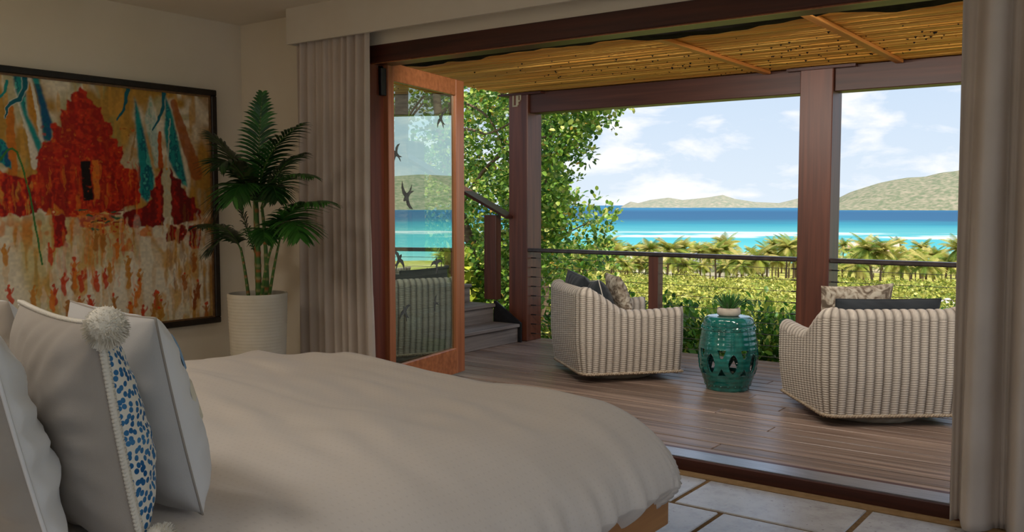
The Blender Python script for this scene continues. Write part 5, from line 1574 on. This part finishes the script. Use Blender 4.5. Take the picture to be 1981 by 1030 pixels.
# thicket on either side, outside the picture (seen only in the door glass)
Vp = []
d = 14
while d < 110:
    s = 2.2 + 0.03 * d; dang = math.degrees(2.0 * s / d); az = -50
    while az < 4:
        put_scrub(az, d, s, FAR, 'low shrub on the slope beyond the right side of the deck', 'shrubs outside the view'); az += dang; cnt += 1
    d = d * 1.34 + 1

# ---------------------------------------------------------------- hedge below the railing
def hedge_mesh(seed, n=3200):
    rng = np.random.default_rng(seed)
    d = rand_dirs(rng, n); d[:, 2] = d[:, 2] * 0.9 + 0.1
    lump = np.array([1 + 0.22 * mnoise.noise(Vector((v[0] * 2.6 + seed, v[1] * 2.6, v[2] * 2.6))) for v in d])[:, None]
    P = d * np.array([[0.46, 0.42, 0.85]]) * lump * rng.uniform(0.62, 1.0, (n, 1))
    D = rand_dirs(rng, n) + d * 0.9 + np.array([[0, 0, 0.35]]); Nn = d * 0.6 + rand_dirs(rng, n) * 0.6 + np.array([[0, 0, 0.6]])
    L = rng.uniform(0.045, 0.088, n)
    hi = palette(rng, n, [(80, 128, 46), (112, 156, 56), (166, 182, 72), (56, 98, 38), (194, 190, 92)], (4, 4, 2.2, 3, 1))
    low = palette(rng, n, [(84, 110, 40), (150, 92, 46), (176, 128, 58), (60, 84, 34), (120, 84, 50)], (3, 2, 2, 3, 1.5))
    t = np.clip((0.1 - P[:, 2]) / 0.6, 0, 1) > rng.random(n)
    return leaves(P, D, Nn, L, L * 0.27, np.where(t[:, None], low, hi), M['leaf'], 'hedge_foliage')
HM = [hedge_mesh(300 + i) for i in range(4)]
def stem_mesh(seed):
    r = random.Random(seed); mb = MB()
    for k in range(5):
        a = r.uniform(0, 6.28); mb.tube([(0.03 * math.cos(a), 0.03 * math.sin(a), -1.0), (0.10 * math.cos(a), 0.08 * math.sin(a), -0.3), (0.22 * math.cos(a), 0.18 * math.sin(a), 0.35)], [0.018, 0.013, 0.005], 5)
    return mb.mesh('stem', M['bark'], True)
SM = [stem_mesh(i) for i in range(2)]
rr = random.Random(5)
ORD = ['first', 'second', 'third', 'fourth', 'fifth', 'sixth', 'seventh', 'eighth', 'ninth', 'tenth', 'eleventh', 'twelfth', 'thirteenth', 'fourteenth', 'fifteenth']
for i in range(15):
    x = -5.15 + i * 0.50
    o = thing('hedge_shrub', (x + rr.uniform(-0.06, 0.06), 8.22 + rr.uniform(-0.10, 0.10), -0.40 + rr.uniform(-0.06, 0.06)), rr.uniform(-0.6, 0.6), ORD[i] + ' glossy hedge shrub from the left column along the railing', 'shrub', 'hedge shrubs outside the railing')
    s = rr.uniform(0.94, 1.08); o.scale = (s, s, s)
    link('foliage', HM[i % 4], o); link('stem', SM[i % 2], o)
for i in range(11):
    x = -5.3 + i * 0.72
    o = thing('hedge_shrub', (x + rr.uniform(-0.1, 0.1), 9.1 + rr.uniform(-0.2, 0.2), -0.92 + rr.uniform(-0.06, 0.06)), rr.uniform(0, 6), 'green shrub in the second row behind the hedge', 'shrub', 'hedge shrubs in the second row')
    s = rr.uniform(1.05, 1.25); o.scale = (s, s, s * 0.95)
    link('foliage', HM[(i + 1) % 4], o); link('stem', SM[i % 2], o)

# ---------------------------------------------------------------- trees left of the view
SIL = [(-1.2, -6.6), (0.0, -6.45), (0.33, -6.40), (0.73, -6.12), (1.1, -6.08), (1.42, -5.98), (1.8, -6.02), (2.1, -5.80), (2.3, -5.62), (2.55, -5.35), (2.9, -5.1), (3.6, -5.0), (4.6, -5.8)]
def tree_right():
    rng = np.random.default_rng(41)
    nc = 2700
    zc = rng.uniform(-1.0, 3.3, nc); y = rng.uniform(8.9, 10.6, nc)
    right = np.interp(zc, [a for a, b in SIL], [b for a, b in SIL])
    dep = rng.random(nc) ** 1.25 * 2.4
    x = right - 0.16 - dep - (y - 9.5) * 0.62 + 0.10 * rng.standard_normal(nc)
    keep = np.ones(nc, bool)
    # open crown towards the trunk
    keep &= ~((dep > 0.85) & (zc > 0.9) & (zc < 2.7) & (rng.random(nc) < 0.60))
    C_ = np.stack([x, y, zc], -1)[keep]
    per = 15; n = len(C_) * per
    P = np.repeat(C_, per, 0); r = rand_dirs(rng, n)
    P = P + r * rng.uniform(0.02, 0.15, (n, 1))
    D = r + rand_dirs(rng, n) * 0.4 + np.array([[0, 0, 0.25]]); Nn = rand_dirs(rng, n) * 0.6 + np.array([[0.2, -0.5, 0.9]])
    L = rng.uniform(0.042, 0.082, n)
    col = palette(rng, n, [(106, 146, 52), (136, 170, 64), (172, 190, 82), (74, 114, 44), (206, 206, 116), (206, 166, 74)], (4, 4, 2.4, 3, 1.2, 0.5))
    return leaves(P, D, Nn, L, L * 0.36, col, M['leaf'], 'foliage'), C_
tf, TC = tree_right()
tr = thing('broadleaf_tree', (0, 0, 0), label='leafy green tree rising between the stairs and the sea view', cat='tree')
link('foliage', tf, tr)
def limb(pts, r0, r1, name='branch', parent=None):
    P = [Vector(p) for p in pts]; Q = []
    for i in range(len(P) - 1):
        for k in range(6): 
            t = k / 6; p0 = P[max(i - 1, 0)]; p1 = P[i]; p2 = P[i + 1]; p3 = P[min(i + 2, len(P) - 1)]
            Q.append(0.5 * ((2 * p1) + (p2 - p0) * t + (2 * p0 - 5 * p1 + 4 * p2 - p3) * t * t + (3 * p1 - p0 - 3 * p2 + p3) * t ** 3))
    Q.append(P[-1])
    mb = MB(); n = len(Q); mb.tube(Q, [r0 + (r1 - r0) * i / (n - 1) for i in range(n)], 7); return mb.build(name, M['bark'], parent, True)
limb([(-6.9, 9.7, -1.6), (-7.2, 9.6, 0.1), (-7.8, 9.6, 1.1), (-8.3, 9.7, 2.4), (-8.5, 9.8, 4.0)], 0.09, 0.05, 'trunk', tr)
for b in ([(-8.2, 9.7, 2.2), (-7.9, 9.5, 2.72), (-7.3, 9.5, 2.5), (-6.9, 9.5, 1.75)], [(-8.3, 9.6, 2.3), (-7.7, 9.5, 2.38), (-7.2, 9.4, 2.30), (-6.6, 9.3, 2.5)], [(-7.4, 9.6, 0.5), (-7.0, 9.5, 0.75), (-6.6, 9.5, 1.3), (-6.3, 9.5, 1.9)],
          [(-7.2, 9.6, 0.1), (-6.9, 9.4, 0.3), (-6.6, 9.3, 0.4), (-6.3, 9.2, 0.8)], [(-8.3, 9.7, 2.6), (-7.4, 9.6, 3.2), (-6.4, 9.5, 3.1), (-5.7, 9.5, 2.7)], [(-7.9, 9.6, 1.3), (-7.3, 9.5, 1.9), (-6.6, 9.5, 2.2), (-6.0, 9.4, 2.2)], [(-8.4, 9.8, 3.2), (-7.7, 9.6, 3.0), (-7.2, 9.5, 2.8), (-6.8, 9.4, 2.85)]):
    limb(b, 0.030, 0.008, 'branch', tr)
def crown_tree(name, center, rad, nc, seed, cols, wts, label, lsize=(0.06, 0.11), hole=0.0):
    rng = np.random.default_rng(seed)
    d = rand_dirs(rng, nc); C_ = np.array(center) + d * np.array(rad) * rng.uniform(0.55, 1.0, (nc, 1))
    per = 16; n = nc * per
    P = np.repeat(C_, per, 0); r = rand_dirs(rng, n); P = P + r * rng.uniform(0.02, 0.20, (n, 1))
    D = r + rand_dirs(rng, n) * 0.4 + np.array([[0, 0, 0.25]]); Nn = rand_dirs(rng, n) * 0.6 + np.array([[0.2, -0.4, 0.9]])
    L = rng.uniform(*lsize, n)
    t = thing(name, (0, 0, 0), label=label, cat='tree')
    link('foliage', leaves(P, D, Nn, L, L * 0.34, palette(rng, n, cols, wts), M['leaf'], 'foliage'), t)
    cx_, cy_, cz_ = center
    limb([(cx_, cy_, -1.8), (cx_ + 0.1, cy_, cz_ - rad[2] * 0.5), (cx_ - 0.1, cy_, cz_ + rad[2] * 0.3)], 0.09, 0.03, 'trunk', t)
    for k in range(6):
        a = k * 1.05; limb([(cx_, cy_, cz_ - rad[2] * 0.5), (cx_ + 0.4 * rad[0] * math.cos(a), cy_ + 0.4 * rad[1] * math.sin(a), cz_), (cx_ + 0.8 * rad[0] * math.cos(a), cy_ + 0.8 * rad[1] * math.sin(a), cz_ + 0.3 * rad[2])], 0.03, 0.008, 'branch', t)
    return t
GR = [(106, 146, 52), (136, 170, 64), (168, 184, 76), (74, 114, 44), (204, 198, 106)]
crown_tree('broadleaf_tree', (-10.6, 10.8, 2.9), (2.1, 1.4, 2.0), 520, 51, GR, (4, 3, 2, 3, 1), 'green tree glimpsed through the top of the glass door')
crown_tree('broadleaf_tree', (-10.3, 13.6, 0.6), (2.6, 1.6, 1.7), 480, 52, GR, (3, 3, 2, 4, 1), 'dark green tree low behind the stair handrail', (0.07, 0.12))
crown_tree('broadleaf_tree', (-8.3, 12.2, 3.2), (1.6, 1.0, 0.9), 150, 54, GR, (3, 4, 2, 3, 1), 'thin tree crown high behind the left column', (0.07, 0.12))
crown_tree('broadleaf_tree', (-7.75, 8.75, 0.25), (0.75, 0.5, 0.62), 95, 53, [(190, 196, 70), (168, 182, 62), (206, 204, 92), (120, 150, 50)], (4, 4, 2, 2), 'bright yellow-green shrub behind the stair post', (0.09, 0.16))
crown_tree('broadleaf_tree', (-6.5, 6.9, 4.5), (1.3, 1.1, 0.7), 300, 57, GR, (3, 4, 2, 3, 1), 'unseen tree crown added to shade the stairs', (0.07, 0.12))  # out of view, added over the stairs to keep the sun off

# ---------------------------------------------------------------- small houses below
def house(az, d, w, dp, h, wallc, roofc, rz, label, zoff=0.0):
    a = math.radians(az); x, y = -math.sin(a) * d, math.cos(a) * d
    o = thing('house', (x, y, ground(d) + zoff), rz, label, 'house')
    wm = noisy('house_wall_' + str(int(d)), srgb(*wallc), srgb(*[min(255, c + 8) for c in wallc]), (1, 1, 1), 2.0); rm_ = noisy('house_roof_' + str(int(d)), srgb(*roofc), srgb(*[min(255, c + 14) for c in roofc]), (1, 1, 1), 3.0)
    mb = MB(); mb.box(-w / 2, w / 2, -dp / 2, dp / 2, -1, h); mb.build('wall', wm, o)
    mb = MB(); e = 0.5
    mb.add([(-w / 2 - e, -dp / 2 - e, h), (w / 2 + e, -dp / 2 - e, h), (w / 2 + e, dp / 2 + e, h), (-w / 2 - e, dp / 2 + e, h), (-w / 2 - e, 0, h + dp * 0.32), (w / 2 + e, 0, h + dp * 0.32)], [(0, 1, 5, 4), (2, 3, 4, 5), (0, 4, 3), (1, 2, 5), (0, 3, 2, 1)])
    mb.build('roof', rm_, o)
    n = max(2, int(w / 2.5))
    for k in range(n):
        xx = -w / 2 + w * (k + 0.5) / n
        mb = MB(); mb.box(xx - 0.45, xx + 0.45, -dp / 2 - 0.05, -dp / 2 + 0.05, h * 0.4, h * 0.8); mb.build('window', M['membrane'], o)
house(az_px(1405), 172, 15, 6, 2.6, (206, 196, 180), (150, 146, 144), math.radians(25), 'long house with a grey roof among the palms below the handrail', 1.2)
house(az_px(1690), 205, 9, 6, 3.2, (216, 200, 180), (196, 160, 140), math.radians(15), 'small pale house with a pinkish roof among the right palms', 3.0)
house(az_px(1262), 185, 8, 5, 3.0, (222, 214, 200), (190, 176, 160), math.radians(35), 'small pale house half hidden by palms left of the railing post', 1.2)
def boulder(az, d, z, s, seed, label):
    bm = bmesh.new(); bmesh.ops.create_icosphere(bm, subdivisions=4, radius=s)
    for v in bm.verts:
        v.co *= 1 + 0.35 * mnoise.noise(v.co / s * 1.3 + Vector((seed, 0, 0))) + 0.08 * mnoise.noise(v.co / s * 5)
        v.co.z *= 0.8
    me = bpy.data.meshes.new('boulder'); bm.to_mesh(me); bm.free(); me.materials.append(M['rock'])
    a = math.radians(az); o = link('boulder', me); o.location = (-math.sin(a) * d, math.cos(a) * d, z)
    return tag(o, label, 'rock', 'pale boulders on the right slope')
M['rock'] = noisy('pale_rock', srgb(206, 184, 172), srgb(236, 226, 220), (1, 1, 1), 2.0, 6.0, 0.9, 0.1, 0.4, 0.05)
for k, (px, dd, z, s) in enumerate(((1822, 30, -1.75, 0.36), (1833, 29, -1.55, 0.30), (1812, 30, -2.0, 0.30))):
    boulder(az_px(px), dd, z, s, k * 3.1, 'pale pinkish boulder on the slope beside the right curtain')
